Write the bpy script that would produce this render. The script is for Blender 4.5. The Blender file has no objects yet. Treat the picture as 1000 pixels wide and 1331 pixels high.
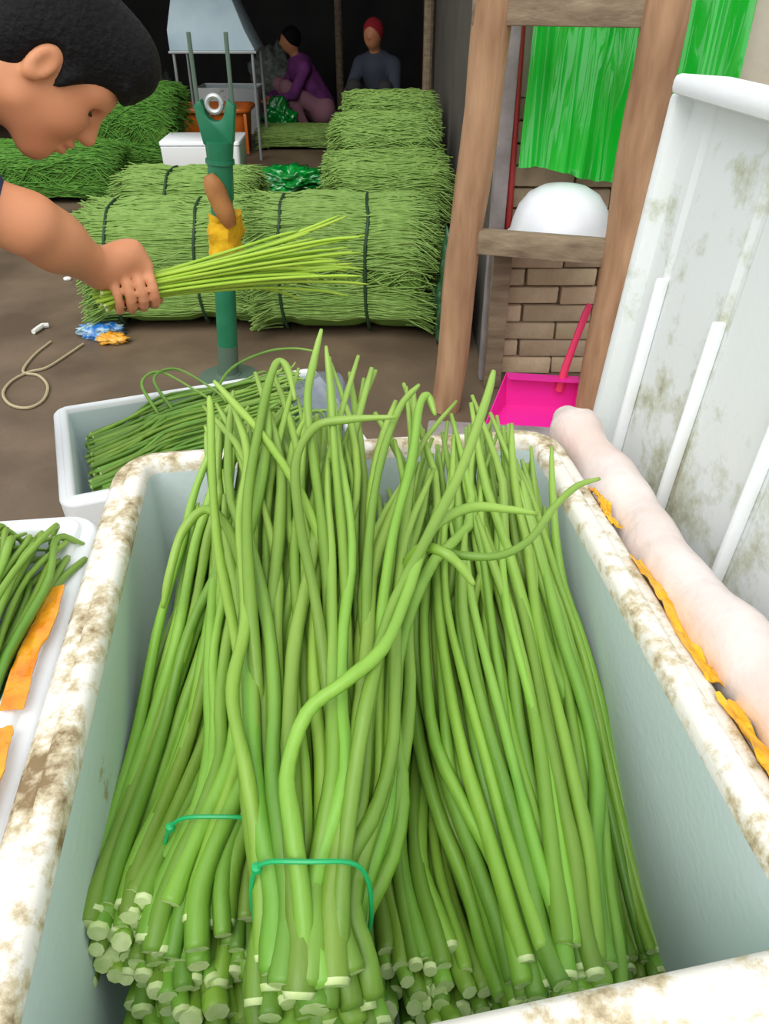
import bpy, bmesh, math, random
import numpy as np
from mathutils import Vector, Matrix, noise

# ------------------------------------------------------------------ camera, sky, light, exposure
sc = bpy.context.scene
COL = sc.collection
CAMZ, PITCH, FPX = 1.5, math.radians(35.0), 1000.0
cam_d = bpy.data.cameras.new('camera')
cam_d.sensor_fit = 'VERTICAL'; cam_d.sensor_height = 24.0
cam_d.lens = FPX / 1331.0 * 24.0
cam_d.clip_start = 0.02
cam = bpy.data.objects.new('camera', cam_d); COL.objects.link(cam)
cam.location = (0, 0, CAMZ); cam.rotation_euler = (math.pi / 2 - PITCH, 0, 0)
sc.camera = cam

world = bpy.data.worlds.new('overcast_sky'); sc.world = world
world.use_nodes = True
bg = world.node_tree.nodes['Background']
bg.inputs[0].default_value = (0.93, 0.97, 1.0, 1); bg.inputs[1].default_value = 1.0

sun_d = bpy.data.lights.new('hazy_sun', 'SUN'); sun_d.energy = 1.9; sun_d.angle = math.radians(50)
sun_d.color = (1.0, 0.98, 0.94)
sun = bpy.data.objects.new('hazy_sun', sun_d); COL.objects.link(sun)
sun.rotation_euler = (math.radians(38), math.radians(-16), 0)

sc.view_settings.view_transform = 'Standard'
sc.view_settings.look = 'None'
sc.view_settings.gamma = 1.0
sc.view_settings.use_curve_mapping = False
sc.view_settings.exposure = 0.15

CS, SN = math.cos(PITCH), math.sin(PITCH)
RND = random.Random(7)
NPR = np.random.default_rng(11)

def ray(px, py):
    a, b = px - 500.0, py - 665.5
    return Vector((a, FPX * CS - b * SN, -(FPX * SN + b * CS)))
def onz(px, py, z):
    r = ray(px, py); t = (CAMZ - z) / -r.z
    return Vector((r.x * t, r.y * t, z))
def ony(px, py, y):
    r = ray(px, py); t = y / r.y
    return Vector((r.x * t, y, CAMZ + r.z * t))
def ond(px, py, d):
    r = ray(px, py); t = d / FPX
    return Vector((r.x * t, r.y * t, CAMZ + r.z * t))

# ------------------------------------------------------------------ materials
def srgb(r, g, b):
    f = lambda c: (c / 255 / 12.92) if c / 255 <= 0.04045 else ((c / 255 + 0.055) / 1.055) ** 2.4
    return (f(r), f(g), f(b), 1.0)

def mat(name, col, rough=0.6, spec=0.4, metal=0.0, noise_amt=0.0, noise_scale=20.0, col2=None, bump=0.0,
        bump_scale=None, rand=0.0, trans=0.0, alpha=1.0, sss=0.0, sheen=0.0, stretch=None, coat=0.0):
    m = bpy.data.materials.new(name); m.use_nodes = True
    nt = m.node_tree; N = nt.nodes; L = nt.links
    p = N['Principled BSDF']
    p.inputs['Roughness'].default_value = rough
    p.inputs['Specular IOR Level'].default_value = spec
    p.inputs['Metallic'].default_value = metal
    p.inputs['Transmission Weight'].default_value = trans
    p.inputs['Alpha'].default_value = alpha
    if coat: p.inputs['Coat Weight'].default_value = coat
    if sss:
        p.inputs['Subsurface Weight'].default_value = sss
        p.inputs['Subsurface Radius'].default_value = (0.02, 0.02, 0.01)
        p.inputs['Subsurface Scale'].default_value = 0.3
    tc = N.new('ShaderNodeTexCoord'); co = tc.outputs['Object']
    if stretch:
        mp = N.new('ShaderNodeMapping'); mp.inputs['Scale'].default_value = stretch
        L.new(co, mp.inputs['Vector']); co = mp.outputs['Vector']
    out = None
    rgb = N.new('ShaderNodeRGB'); rgb.outputs[0].default_value = col; out = rgb.outputs[0]
    if col2 is not None:
        nz = N.new('ShaderNodeTexNoise'); nz.inputs['Scale'].default_value = noise_scale
        nz.inputs['Detail'].default_value = 6; L.new(co, nz.inputs['Vector'])
        rp = N.new('ShaderNodeValToRGB'); rp.color_ramp.elements[0].position = 0.5 - noise_amt
        rp.color_ramp.elements[1].position = 0.5 + noise_amt
        L.new(nz.outputs['Fac'], rp.inputs['Fac'])
        rp.color_ramp.elements[0].color = col; rp.color_ramp.elements[1].color = col2
        out = rp.outputs['Color']
    if rand:
        oi = N.new('ShaderNodeObjectInfo'); hv = N.new('ShaderNodeHueSaturation')
        mr = N.new('ShaderNodeMapRange'); mr.inputs['To Min'].default_value = 1 - rand; mr.inputs['To Max'].default_value = 1 + rand
        L.new(oi.outputs['Random'], mr.inputs['Value']); L.new(mr.outputs[0], hv.inputs['Value'])
        wn = N.new('ShaderNodeTexWhiteNoise'); wn.noise_dimensions = '1D'; L.new(oi.outputs['Random'], wn.inputs['W'])
        mh = N.new('ShaderNodeMapRange'); mh.inputs['To Min'].default_value = 0.5 - rand * 0.05; mh.inputs['To Max'].default_value = 0.5 + rand * 0.06
        L.new(wn.outputs['Value'], mh.inputs['Value']); L.new(mh.outputs[0], hv.inputs['Hue'])
        L.new(out, hv.inputs['Color']); out = hv.outputs['Color']
    L.new(out, p.inputs['Base Color'])
    if bump:
        nb = N.new('ShaderNodeTexNoise'); nb.inputs['Scale'].default_value = bump_scale or noise_scale * 3
        nb.inputs['Detail'].default_value = 4; L.new(co, nb.inputs['Vector'])
        bp = N.new('ShaderNodeBump'); bp.inputs['Strength'].default_value = bump; bp.inputs['Distance'].default_value = 0.01
        L.new(nb.outputs['Fac'], bp.inputs['Height']); L.new(bp.outputs['Normal'], p.inputs['Normal'])
    return m

def foam_mat(name, base, dirt_amt, dirt_cols, beads=True, scale=22.0, smudge=0.3):
    """white expanded foam with bead relief and patchy brown dirt"""
    m = mat(name, base, rough=0.75, spec=0.25)
    nt = m.node_tree; N = nt.nodes; L = nt.links; p = N['Principled BSDF']
    tc = N.new('ShaderNodeTexCoord')
    n1 = N.new('ShaderNodeTexNoise'); n1.inputs['Scale'].default_value = scale; n1.inputs['Detail'].default_value = 9; n1.inputs['Roughness'].default_value = 0.7
    L.new(tc.outputs['Object'], n1.inputs['Vector'])
    n2 = N.new('ShaderNodeTexNoise'); n2.inputs['Scale'].default_value = scale * 0.22; n2.inputs['Detail'].default_value = 3
    L.new(tc.outputs['Object'], n2.inputs['Vector'])
    ad = N.new('ShaderNodeMath'); ad.operation = 'MULTIPLY_ADD'; ad.inputs[1].default_value = 0.8
    L.new(n2.outputs['Fac'], ad.inputs[0]); L.new(n1.outputs['Fac'], ad.inputs[2])
    rp = N.new('ShaderNodeValToRGB'); e = rp.color_ramp.elements
    t = 1.20 - dirt_amt
    e[0].position = (t - 0.06) / 2; e[0].color = base
    e[1].position = (t + 0.20) / 2; e[1].color = dirt_cols[1]
    x = e.new((t + 0.05) / 2); x.color = dirt_cols[0]
    hf = N.new('ShaderNodeMath'); hf.operation = 'MULTIPLY'; hf.inputs[1].default_value = 0.5; L.new(ad.outputs[0], hf.inputs[0]); L.new(hf.outputs[0], rp.inputs['Fac'])
    L.new(rp.outputs['Color'], p.inputs['Base Color'])
    if beads:
        vo = N.new('ShaderNodeTexVoronoi'); vo.inputs['Scale'].default_value = 190
        L.new(tc.outputs['Object'], vo.inputs['Vector'])
        bp = N.new('ShaderNodeBump'); bp.inputs['Strength'].default_value = 0.05; bp.inputs['Distance'].default_value = 0.004
        L.new(vo.outputs['Distance'], bp.inputs['Height']); L.new(bp.outputs['Normal'], p.inputs['Normal'])
    return m

DIRT = (srgb(178, 160, 122), srgb(112, 92, 62))
M = {}
M['stalk'] = mat('green_stalk_skin', srgb(98, 140, 42), rough=0.42, spec=0.45, col2=srgb(130, 170, 62), noise_amt=0.28, noise_scale=9, rand=0.26, stretch=(3, 1, 1), bump=0.08, bump_scale=60)
def tip_tint(m, tint):
    nt = m.node_tree; N = nt.nodes; L = nt.links; p = N['Principled BSDF']
    src = p.inputs['Base Color'].links[0].from_socket
    at = N.new('ShaderNodeAttribute'); at.attribute_name = 'along'
    mr = N.new('ShaderNodeMapRange'); mr.inputs['From Min'].default_value = 0.45; mr.inputs['From Max'].default_value = 1.0; mr.inputs['To Max'].default_value = 0.75
    L.new(at.outputs['Fac'], mr.inputs['Value'])
    mx = N.new('ShaderNodeMix'); mx.data_type = 'RGBA'; L.new(mr.outputs[0], mx.inputs['Factor']); L.new(src, mx.inputs['A']); mx.inputs['B'].default_value = tint
    L.new(mx.outputs['Result'], p.inputs['Base Color'])
tip_tint(M['stalk'], srgb(158, 190, 88))
M['stalk_cut'] = mat('pale_cut_end', srgb(182, 206, 126), rough=0.6, col2=srgb(214, 226, 168), noise_amt=0.2, noise_scale=120)
M['stalk_far'] = mat('green_stalk_bale', srgb(112, 148, 62), rough=0.6, col2=srgb(140, 172, 88), noise_amt=0.2, noise_scale=26)
M['stalk_far_deep'] = mat('deep_green_stalk_bale', srgb(66, 124, 32), rough=0.6, col2=srgb(104, 158, 56), noise_amt=0.2, noise_scale=26)
M['stalk_core'] = mat('bale_core', srgb(98, 134, 50), rough=0.8)
M['stalk_held'] = mat('yellow_green_stalk', srgb(150, 186, 48), rough=0.45, col2=srgb(172, 200, 70), noise_amt=0.25, noise_scale=14, rand=0.12)
M['band'] = mat('green_rubber_band', srgb(28, 168, 96), rough=0.4, spec=0.5)
M['foam'] = foam_mat('white_foam', (0.86, 0.88, 0.87, 1), 0.06, DIRT)
M['foam_in_shade'] = foam_mat('shade_tinted_foam_inner', (0.66, 0.76, 0.76, 1), 0.02, DIRT)  # interior shade and green bounce tinted into the white foam
M['foam_rim'] = foam_mat('dirty_foam_rim', (0.84, 0.80, 0.73, 1), 0.30, (srgb(206, 192, 160), srgb(138, 116, 84)), scale=60)
M['foam_clean'] = foam_mat('clean_foam', (0.88, 0.90, 0.91, 1), 0.0, DIRT)
M['foam_lid'] = foam_mat('foam_lid_skin', (0.78, 0.81, 0.80, 1), 0.17, (srgb(196, 200, 180), srgb(140, 122, 92)), scale=13)
M['film'] = mat('pale_pink_film', srgb(222, 198, 188), rough=0.35, spec=0.5, col2=srgb(238, 228, 224), noise_amt=0.2, noise_scale=14, bump=0.5, bump_scale=22)
M['tape_o'] = mat('orange_tape', srgb(226, 128, 16), rough=0.22, spec=0.6, col2=srgb(246, 172, 40), noise_amt=0.15, noise_scale=40, bump=0.3, bump_scale=70)
M['tape_y'] = mat('yellow_tape', srgb(240, 168, 10), rough=0.25, spec=0.6, col2=srgb(250, 200, 40), noise_amt=0.15, noise_scale=40, bump=0.3, bump_scale=70)
M['wood'] = mat('round_timber', srgb(180, 142, 108), rough=0.75, col2=srgb(146, 108, 78), noise_amt=0.18, noise_scale=7, stretch=(3, 3, 0.5), bump=0.35, bump_scale=22)
M['wood_grey'] = mat('weathered_timber', srgb(152, 134, 110), rough=0.8, col2=srgb(112, 94, 74), noise_amt=0.2, noise_scale=9, stretch=(0.6, 3, 3), bump=0.3, bump_scale=30)
M['brick'] = mat('tan_brick', srgb(178, 154, 124), rough=0.9, col2=srgb(196, 174, 146), noise_amt=0.25, noise_scale=14, rand=0.16, bump=0.35, bump_scale=60)
M['mortar'] = mat('mortar', srgb(166, 148, 124), rough=0.95, col2=srgb(146, 128, 106), noise_amt=0.2, noise_scale=12, bump=0.3)
M['plaster'] = mat('beige_plaster', srgb(214, 204, 186), rough=0.9, col2=srgb(198, 186, 166), noise_amt=0.25, noise_scale=4, bump=0.15, bump_scale=40)
M['plaster_dim'] = mat('shaded_grey_plaster', srgb(92, 85, 76), rough=0.95, col2=srgb(72, 67, 60), noise_amt=0.25, noise_scale=3, bump=0.2, bump_scale=30)  # base colour darkened in place of shade from the shed roof
M['dark_wall'] = mat('shade_dark_wall', srgb(66, 64, 62), rough=0.95, col2=srgb(46, 46, 46), noise_amt=0.25, noise_scale=2)  # gloom of the shed interior put into the wall colour
M['roof'] = mat('roof_sheet', srgb(70, 68, 66), rough=0.8, col2=srgb(58, 56, 54), noise_amt=0.2, noise_scale=3)
M['floor'] = mat('damp_concrete', srgb(120, 102, 82), rough=0.55, spec=0.35, col2=srgb(94, 78, 62), noise_amt=0.14, noise_scale=2.2, bump=0.2, bump_scale=30)
M['kerb'] = mat('kerb_concrete', srgb(168, 158, 158), rough=0.85, col2=srgb(132, 124, 122), noise_amt=0.2, noise_scale=9, bump=0.3, bump_scale=40)
M['green_film'] = mat('emerald_plastic', srgb(20, 200, 50), rough=0.18, spec=0.8, col2=srgb(14, 170, 42), noise_amt=0.25, noise_scale=2.5, stretch=(2, 2, 0.7), coat=0.8)
M['green_bag'] = mat('green_plastic_bag', srgb(6, 150, 52), rough=0.22, spec=0.7, col2=srgb(4, 110, 40), noise_amt=0.2, noise_scale=9, coat=0.5)
M['dark_bag'] = mat('clear_dark_green_bag', srgb(54, 96, 62), rough=0.16, spec=0.7, alpha=0.85)
M['grey_film'] = mat('grey_clear_film', srgb(140, 148, 162), rough=0.2, spec=0.6, alpha=0.6)
M['enamel'] = mat('white_enamel', srgb(238, 240, 244), rough=0.3, spec=0.5, col2=srgb(226, 230, 236), noise_amt=0.2, noise_scale=6)
M['red'] = mat('red_paint', srgb(156, 48, 44), rough=0.5)
M['pink'] = mat('hot_pink_plastic', srgb(232, 40, 158), rough=0.35, spec=0.5)
M['pink_h'] = mat('red_pink_plastic', srgb(222, 48, 96), rough=0.4, spec=0.5)
M['green_paint'] = mat('dark_green_paint', srgb(22, 104, 66), rough=0.4, spec=0.5, col2=srgb(34, 118, 84), noise_amt=0.2, noise_scale=12)
M['green_grey'] = mat('green_grey_paint', srgb(84, 104, 88), rough=0.5)
M['steel'] = mat('dull_steel', srgb(176, 180, 178), rough=0.4, metal=0.5)
M['yellow_cloth'] = mat('yellow_cloth', srgb(226, 182, 20), rough=0.8, col2=srgb(206, 150, 14), noise_amt=0.2, noise_scale=30, bump=0.4, bump_scale=50)
M['brown_wood'] = mat('brown_wood', srgb(176, 122, 66), rough=0.6, col2=srgb(146, 94, 48), noise_amt=0.2, noise_scale=14)
M['strap'] = mat('dark_strap', srgb(34, 62, 34), rough=0.6)
M['orange_tub'] = mat('orange_plastic', srgb(216, 112, 34), rough=0.4, spec=0.5, col2=srgb(196, 96, 26), noise_amt=0.2, noise_scale=6)
M['white_paint'] = mat('pale_blue_white_paint', srgb(196, 216, 224), rough=0.5, col2=srgb(176, 200, 210), noise_amt=0.2, noise_scale=4)
M['sack'] = mat('grey_woven_sack', srgb(142, 146, 140), rough=0.9, col2=srgb(96, 106, 92), noise_amt=0.12, noise_scale=16, bump=0.4)
M['skin'] = mat('skin', srgb(214, 150, 108), rough=0.5, spec=0.35, col2=srgb(200, 130, 92), noise_amt=0.25, noise_scale=9, sss=0.15)
M['lips'] = mat('lips', srgb(176, 92, 84), rough=0.45)
M['hair'] = mat('black_hair', srgb(20, 18, 19), rough=0.7, spec=0.2, col2=srgb(10, 9, 10), noise_amt=0.2, noise_scale=90, bump=0.5, bump_scale=120)
M['shirt'] = mat('dark_blue_cotton', srgb(52, 62, 92), rough=0.9, col2=srgb(44, 52, 80), noise_amt=0.2, noise_scale=30, bump=0.2, bump_scale=90)
M['trousers'] = mat('dark_grey_trousers', srgb(60, 58, 58), rough=0.9, bump=0.2, bump_scale=60)
M['shoe'] = mat('black_shoe', srgb(30, 30, 32), rough=0.5)
M['purple'] = mat('purple_jacket', srgb(140, 66, 140), rough=0.8, col2=srgb(96, 42, 100), noise_amt=0.2, noise_scale=8)
M['dusty_pink'] = mat('dusty_pink_trousers', srgb(168, 120, 132), rough=0.9)
M['grey_jacket'] = mat('grey_blue_jacket', srgb(66, 72, 84), rough=0.9)
M['red_hat'] = mat('red_knit', srgb(160, 34, 46), rough=0.9, bump=0.4, bump_scale=90)
M['eye'] = mat('eye_dark', srgb(34, 24, 20), rough=0.2)
M['cord'] = mat('straw_twine', srgb(178, 164, 130), rough=0.9)
M['blue_packet'] = mat('blue_packet', srgb(40, 120, 200), rough=0.35, col2=srgb(180, 210, 226), noise_amt=0.1, noise_scale=22)
M['orange_packet'] = mat('orange_packet', srgb(226, 150, 30), rough=0.35, col2=srgb(240, 190, 90), noise_amt=0.12, noise_scale=30)
M['paper'] = mat('white_scrap', srgb(232, 230, 222), rough=0.8)

# ------------------------------------------------------------------ object helpers
def tag(o, label, cat, group=None):
    o['label'] = label; o['category'] = cat
    if group: o['group'] = group
    return o
def thing(name, label, cat, loc=(0, 0, 0), rotz=0.0, group=None):
    o = bpy.data.objects.new(name, None); COL.objects.link(o)
    o.location = loc; o.rotation_euler = (0, 0, rotz); o.empty_display_size = 0.05
    return tag(o, label, cat, group)

class MB:
    def __init__(s): s.v = []; s.f = []; s.mi = []; s.cur = 0
    def add(s, vs, fs):
        b = len(s.v); s.v += [tuple(x) for x in vs]
        for f in fs: s.f.append(tuple(b + i for i in f)); s.mi.append(s.cur)
        return s
    def box(s, c, d, rz=0.0):
        x, y, z = d[0] / 2, d[1] / 2, d[2] / 2; R = Matrix.Rotation(rz, 3, 'Z'); c = Vector(c)
        vs = [c + R @ Vector((a * x, b * y, e * z)) for a in (-1, 1) for b in (-1, 1) for e in (-1, 1)]
        return s.add(vs, [(0, 1, 3, 2), (4, 6, 7, 5), (0, 4, 5, 1), (2, 3, 7, 6), (0, 2, 6, 4), (1, 5, 7, 3)])
    def lathe(s, prof, n=24, c=(0, 0, 0), cap=True):
        c = Vector(c); vs = []; fs = []
        for (r, z) in prof:
            for i in range(n):
                a = 2 * math.pi * i / n; vs.append(c + Vector((r * math.cos(a), r * math.sin(a), z)))
        for k in range(len(prof) - 1):
            for i in range(n):
                j = (i + 1) % n; fs.append((k * n + i, k * n + j, (k + 1) * n + j, (k + 1) * n + i))
        if cap:
            fs.append(tuple(reversed(range(n)))); fs.append(tuple((len(prof) - 1) * n + i for i in range(n)))
        return s.add(vs, fs)
    def tube(s, pts, rad, n=8, cap=True, squash=1.0):
        pts = [Vector(p) for p in pts]; m = len(pts)
        if not hasattr(rad, '__len__'): rad = [rad] * m
        vs = []; fs = []; up = None
        for i, p in enumerate(pts):
            t = (pts[min(i + 1, m - 1)] - pts[max(i - 1, 0)]).normalized()
            if up is None:
                up = Vector((0, 0, 1)) if abs(t.z) < 0.9 else Vector((1, 0, 0))
            a = (up - t * up.dot(t)).normalized(); up = a; b = t.cross(a)
            for k in range(n):
                w = 2 * math.pi * k / n
                vs.append(p + a * math.cos(w) * rad[i] * squash + b * math.sin(w) * rad[i])
        for i in range(m - 1):
            for k in range(n):
                j = (k + 1) % n; fs.append((i * n + k, i * n + j, (i + 1) * n + j, (i + 1) * n + k))
        if cap:
            fs.append(tuple(reversed(range(n)))); fs.append(tuple((m - 1) * n + k for k in range(n)))
        return s.add(vs, fs)
    def build(s, name, mats, parent=None, smooth=True, bevel=0.0, loc=None, sharp=35):
        me = bpy.data.meshes.new(name); me.from_pydata(s.v, [], s.f); me.validate()
        if not isinstance(mats, (list, tuple)): mats = [mats]
        for m in mats: me.materials.append(m)
        if len(mats) > 1: me.polygons.foreach_set('material_index', s.mi[:len(me.polygons)])
        bm = bmesh.new(); bm.from_mesh(me); bmesh.ops.recalc_face_normals(bm, faces=bm.faces)
        if bevel:
            es = [e for e in bm.edges if len(e.link_faces) == 2 and e.calc_face_angle(0) > 0.5]
            bmesh.ops.bevel(bm, geom=es, offset=bevel, segments=2, affect='EDGES', profile=0.5)
        bm.to_mesh(me); bm.free()
        if smooth:
            me.shade_smooth()
            try: me.set_sharp_from_angle(angle=math.radians(sharp))
            except Exception: pass
        o = bpy.data.objects.new(name, me); COL.objects.link(o)
        if parent: o.parent = parent
        if loc is not None: o.location = loc
        return o

def struct(o):
    o['kind'] = 'structure'; return o

def catmull(P, n):
    """P: list of points -> n samples of a Catmull-Rom curve"""
    P = np.array([tuple(p) for p in P], float)
    Q = np.vstack([2 * P[0] - P[1], P, 2 * P[-1] - P[-2]])
    m = len(P) - 1; out = []
    for u in np.linspace(0, m - 1e-9, n):
        i = int(u); t = u - i; p0, p1, p2, p3 = Q[i], Q[i + 1], Q[i + 2], Q[i + 3]
        out.append(0.5 * (2 * p1 + (p2 - p0) * t + (2 * p0 - 5 * p1 + 4 * p2 - p3) * t * t + (3 * p1 - p0 - 3 * p2 + p3) * t ** 3))
    return np.array(out)

def tubes_np(P, R, n):
    """P (k,m,3) R (k,m): many tubes at once -> verts, quad faces"""
    k, m, _ = P.shape
    T = np.gradient(P, axis=1); T /= np.linalg.norm(T, axis=2, keepdims=True) + 1e-9
    up = np.tile(np.array([0.13, 0.21, 0.97]), (k, m, 1))
    flat = np.abs(T[..., 2]) > 0.9
    up[flat] = np.array([0.9, 0.4, 0.1])
    A = up - T * (up * T).sum(2, keepdims=True); A /= np.linalg.norm(A, axis=2, keepdims=True) + 1e-9
    B = np.cross(T, A)
    w = np.arange(n) * 2 * np.pi / n
    V = P[:, :, None, :] + R[:, :, None, None] * (A[:, :, None, :] * np.cos(w)[None, None, :, None] + B[:, :, None, :] * np.sin(w)[None, None, :, None])
    idx = np.arange(k * m * n).reshape(k, m, n)
    a = idx[:, :-1, :]; b = np.roll(idx, -1, axis=2)[:, :-1, :]; c = np.roll(idx, -1, axis=2)[:, 1:, :]; d = idx[:, 1:, :]
    F = np.stack([a, b, c, d], -1).reshape(-1, 4)
    return V.reshape(-1, 3), F

def mesh_np(name, V, F, mats, parent=None, smooth=True):
    me = bpy.data.meshes.new(name)
    me.vertices.add(len(V)); me.vertices.foreach_set('co', np.asarray(V, np.float32).ravel())
    k = F.shape[1]
    me.loops.add(F.size); me.loops.foreach_set('vertex_index', F.astype(np.int32).ravel())
    me.polygons.add(len(F)); me.polygons.foreach_set('loop_start', np.arange(0, F.size, k, dtype=np.int32))
    me.update(calc_edges=True)
    for m in (mats if isinstance(mats, (list, tuple)) else [mats]): me.materials.append(m)
    if smooth: me.shade_smooth()
    o = bpy.data.objects.new(name, me); COL.objects.link(o)
    if parent: o.parent = parent
    return o

# ------------------------------------------------------------------ setting
m = MB(); m.box((0, 5, -0.05), (16, 22, 0.1)); fl = struct(m.build('floor', M['floor'], smooth=False))
WY = 3.25
# brick front wall right of the shed mouth; bricks are parts of it
m = MB(); m.box((1.95, WY + 0.16, 1.5), (3.0, 0.24, 3.0)); wf = struct(m.build('wall_front', M['mortar'], smooth=False))
m = MB(); m.box((1.95, WY + 0.02, 2.06), (3.0, 0.05, 1.88)); m.build('plaster_coat', M['plaster'], wf, bevel=0.006)
bm_v = []
for k in range(4):
    rr = random.Random(50 + k); q = MB(); q.box((0, 0, 0), (0.296, 0.05, 0.072))
    q.v = [tuple(c + rr.uniform(-0.003, 0.003) for c in v) for v in q.v]
    o = q.build('brick', M['brick'], wf, bevel=0.006); bm_v.append(o)
proto_used = 0
for r in range(14):
    z = 0.04 + r * 0.08
    for c in range(7):
        x = 0.452 + 0.15 + c * 0.305 + (0.1525 if r % 2 else 0.0)
        if x > 2.35: continue
        half = (r % 2 and c == 0)
        if proto_used < 4: o = bm_v[proto_used]
        else:
            o = bm_v[RND.randrange(4)].copy(); COL.objects.link(o)
        proto_used += 1
        o.location = (x, WY + 0.022 + RND.uniform(-0.006, 0.006), z)
        o.rotation_euler = (RND.uniform(-.01, .01), RND.uniform(-.012, .012), RND.uniform(-.012, .012) + (math.pi if RND.random() < .5 else 0))
    if r % 2:
        o = bm_v[1].copy(); COL.objects.link(o); o.scale = (0.48, 1, 1); o.location = (0.452 + 0.072, WY + 0.022, z)
m = MB(); m.box((0.50, 7.7, 1.5), (0.10, 8.6, 3.0)); struct(m.build('wall_right', M['plaster_dim'], smooth=False))
m = MB(); m.box((-2.2, 12.1, 1.5), (5.6, 0.2, 3.0)); struct(m.build('wall_back', M['dark_wall'], smooth=False))
m = MB(); m.box((-4.9, 9.6, 1.5), (0.2, 5.2, 3.0)); struct(m.build('wall_left', M['dark_wall'], smooth=False))
m = MB(); m.box((-2.1, 9.25, 3.05), (5.6, 5.9, 0.1)); struct(m.build('ceiling', M['roof'], smooth=False))
m = MB(); m.box((0.453, WY - 0.045, 1.25), (0.055, 0.07, 2.5)); struct(m.build('trim_1', M['kerb'], bevel=0.006))
k0, k1 = onz(590, 575, 0.06), onz(800, 588, 0.06)
m = MB(); m.box(((k0.x + k1.x) / 2 + 0.35, (k0.y + k1.y) / 2 + 0.02, 0.03), (1.5, 0.22, 0.06), rz=math.atan2(k1.y - k0.y, k1.x - k0.x))
struct(m.build('trim_2', M['kerb'], bevel=0.012))

# ------------------------------------------------------------------ foam boxes
def rrect(hx, hy, r, n=6):
    out = []
    for (sx, sy, a0) in ((1, 1, 0), (-1, 1, 90), (-1, -1, 180), (1, -1, 270)):
        for i in range(n):
            a = math.radians(a0 + 90 * i / (n - 1))
            out.append((sx * (hx - r) + r * math.cos(a), sy * (hy - r) + r * math.sin(a)))
    return out
def sweep(mb, hx, hy, r, prof, close=False, cap0=False, cap1=False):
    loops = []
    for (ins, z) in prof:
        rr = max(0.004, r - ins); loops.append([(x, y, z) for x, y in rrect(hx - ins, hy - ins, rr)])
    n = len(loops[0]); vs = [p for l in loops for p in l]; fs = []
    kk = len(loops) if close else len(loops) - 1
    for k in range(kk):
        k2 = (k + 1) % len(loops)
        for i in range(n):
            j = (i + 1) % n; fs.append((k * n + i, k * n + j, k2 * n + j, k2 * n + i))
    if cap0: fs.append(tuple(reversed(range(n))))
    if cap1: fs.append(tuple((len(loops) - 1) * n + i for i in range(n)))
    mb.add(vs, fs)
def foam_box(name, label, loc, rotz, ox, oy, H, t, rim, r=0.045, body_m='foam', inner_m='foam_in_shade', rim_m='foam_rim', group=None, skew=0.0):
    e = thing(name, label, 'box', loc, rotz, group)
    hx, hy = ox / 2, oy / 2
    m = MB()
    sweep(m, hx, hy, r, [(0.014, 0), (0.010, 0.004), (0, H - 0.016)], cap0=True)
    sweep(m, hx, hy, r, [(0.0, H - 0.016), (t, H - 0.016)])
    m.build('body', M[body_m], e, sharp=50)
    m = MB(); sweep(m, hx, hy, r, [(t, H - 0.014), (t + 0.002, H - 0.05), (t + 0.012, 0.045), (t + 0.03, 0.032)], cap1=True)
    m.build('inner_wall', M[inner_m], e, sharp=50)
    m = MB(); w = 0.42 * t
    sweep(m, hx, hy, r, [(0.0, H - 0.016), (-0.001, H - 0.012), (0.004, H - 0.007), (w, H - 0.006), (w + 0.002, H - 0.001), (w + 0.005, H), (t - 0.006, H), (t - 0.001, H - 0.004), (t, H - 0.016)], close=True)
    m.build('rim', M[rim_m], e, sharp=60)
    if skew:      # the old box is out of square: its near end is pulled askew
        for ch in e.children:
            for v in ch.data.vertices:
                if v.co.y < 0: v.co.y += skew * v.co.x * (-v.co.y / hy)
    return e

RIM = 1.10
TH = 0.034
V = Vector((-0.1236, 0.9923, 0)); Uv = Vector((0.9923, 0.1236, 0))
FL = onz(192, 600, RIM)                      # inner far-left corner of the open box
IW, IL = 0.395, 0.528
ctr = FL + Uv * IW / 2 - V * IL / 2
BOXROT = math.atan2(Uv.y, Uv.x)
BH = 0.33; TAB = RIM - BH
mainbox = foam_box('foam_box', 'large open white foam box with grimy brown rim, full of green stalk bunches', (ctr.x, ctr.y, TAB), BOXROT, IW + 2 * TH, IL + 2 * TH, BH, TH, RIM, skew=0.075)

# stall table that carries the boxes
tb = thing('stall_table', 'low timber stall table carrying the foam boxes', 'table', (-0.15, 0.42, 0))
for i in range(5):
    m = MB(); m.box((0, -0.36 + i * 0.18, TAB - 0.017), (1.75, 0.172, 0.03)); m.build('plank', M['wood_grey'], tb, bevel=0.004)
for sx in (-1, 1):
    for sy in (-1, 1):
        m = MB(); m.box((sx * 0.78, sy * 0.36, (TAB - 0.032) / 2), (0.06, 0.06, TAB - 0.032)); m.build('leg', M['wood_grey'], tb, bevel=0.004)

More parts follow.
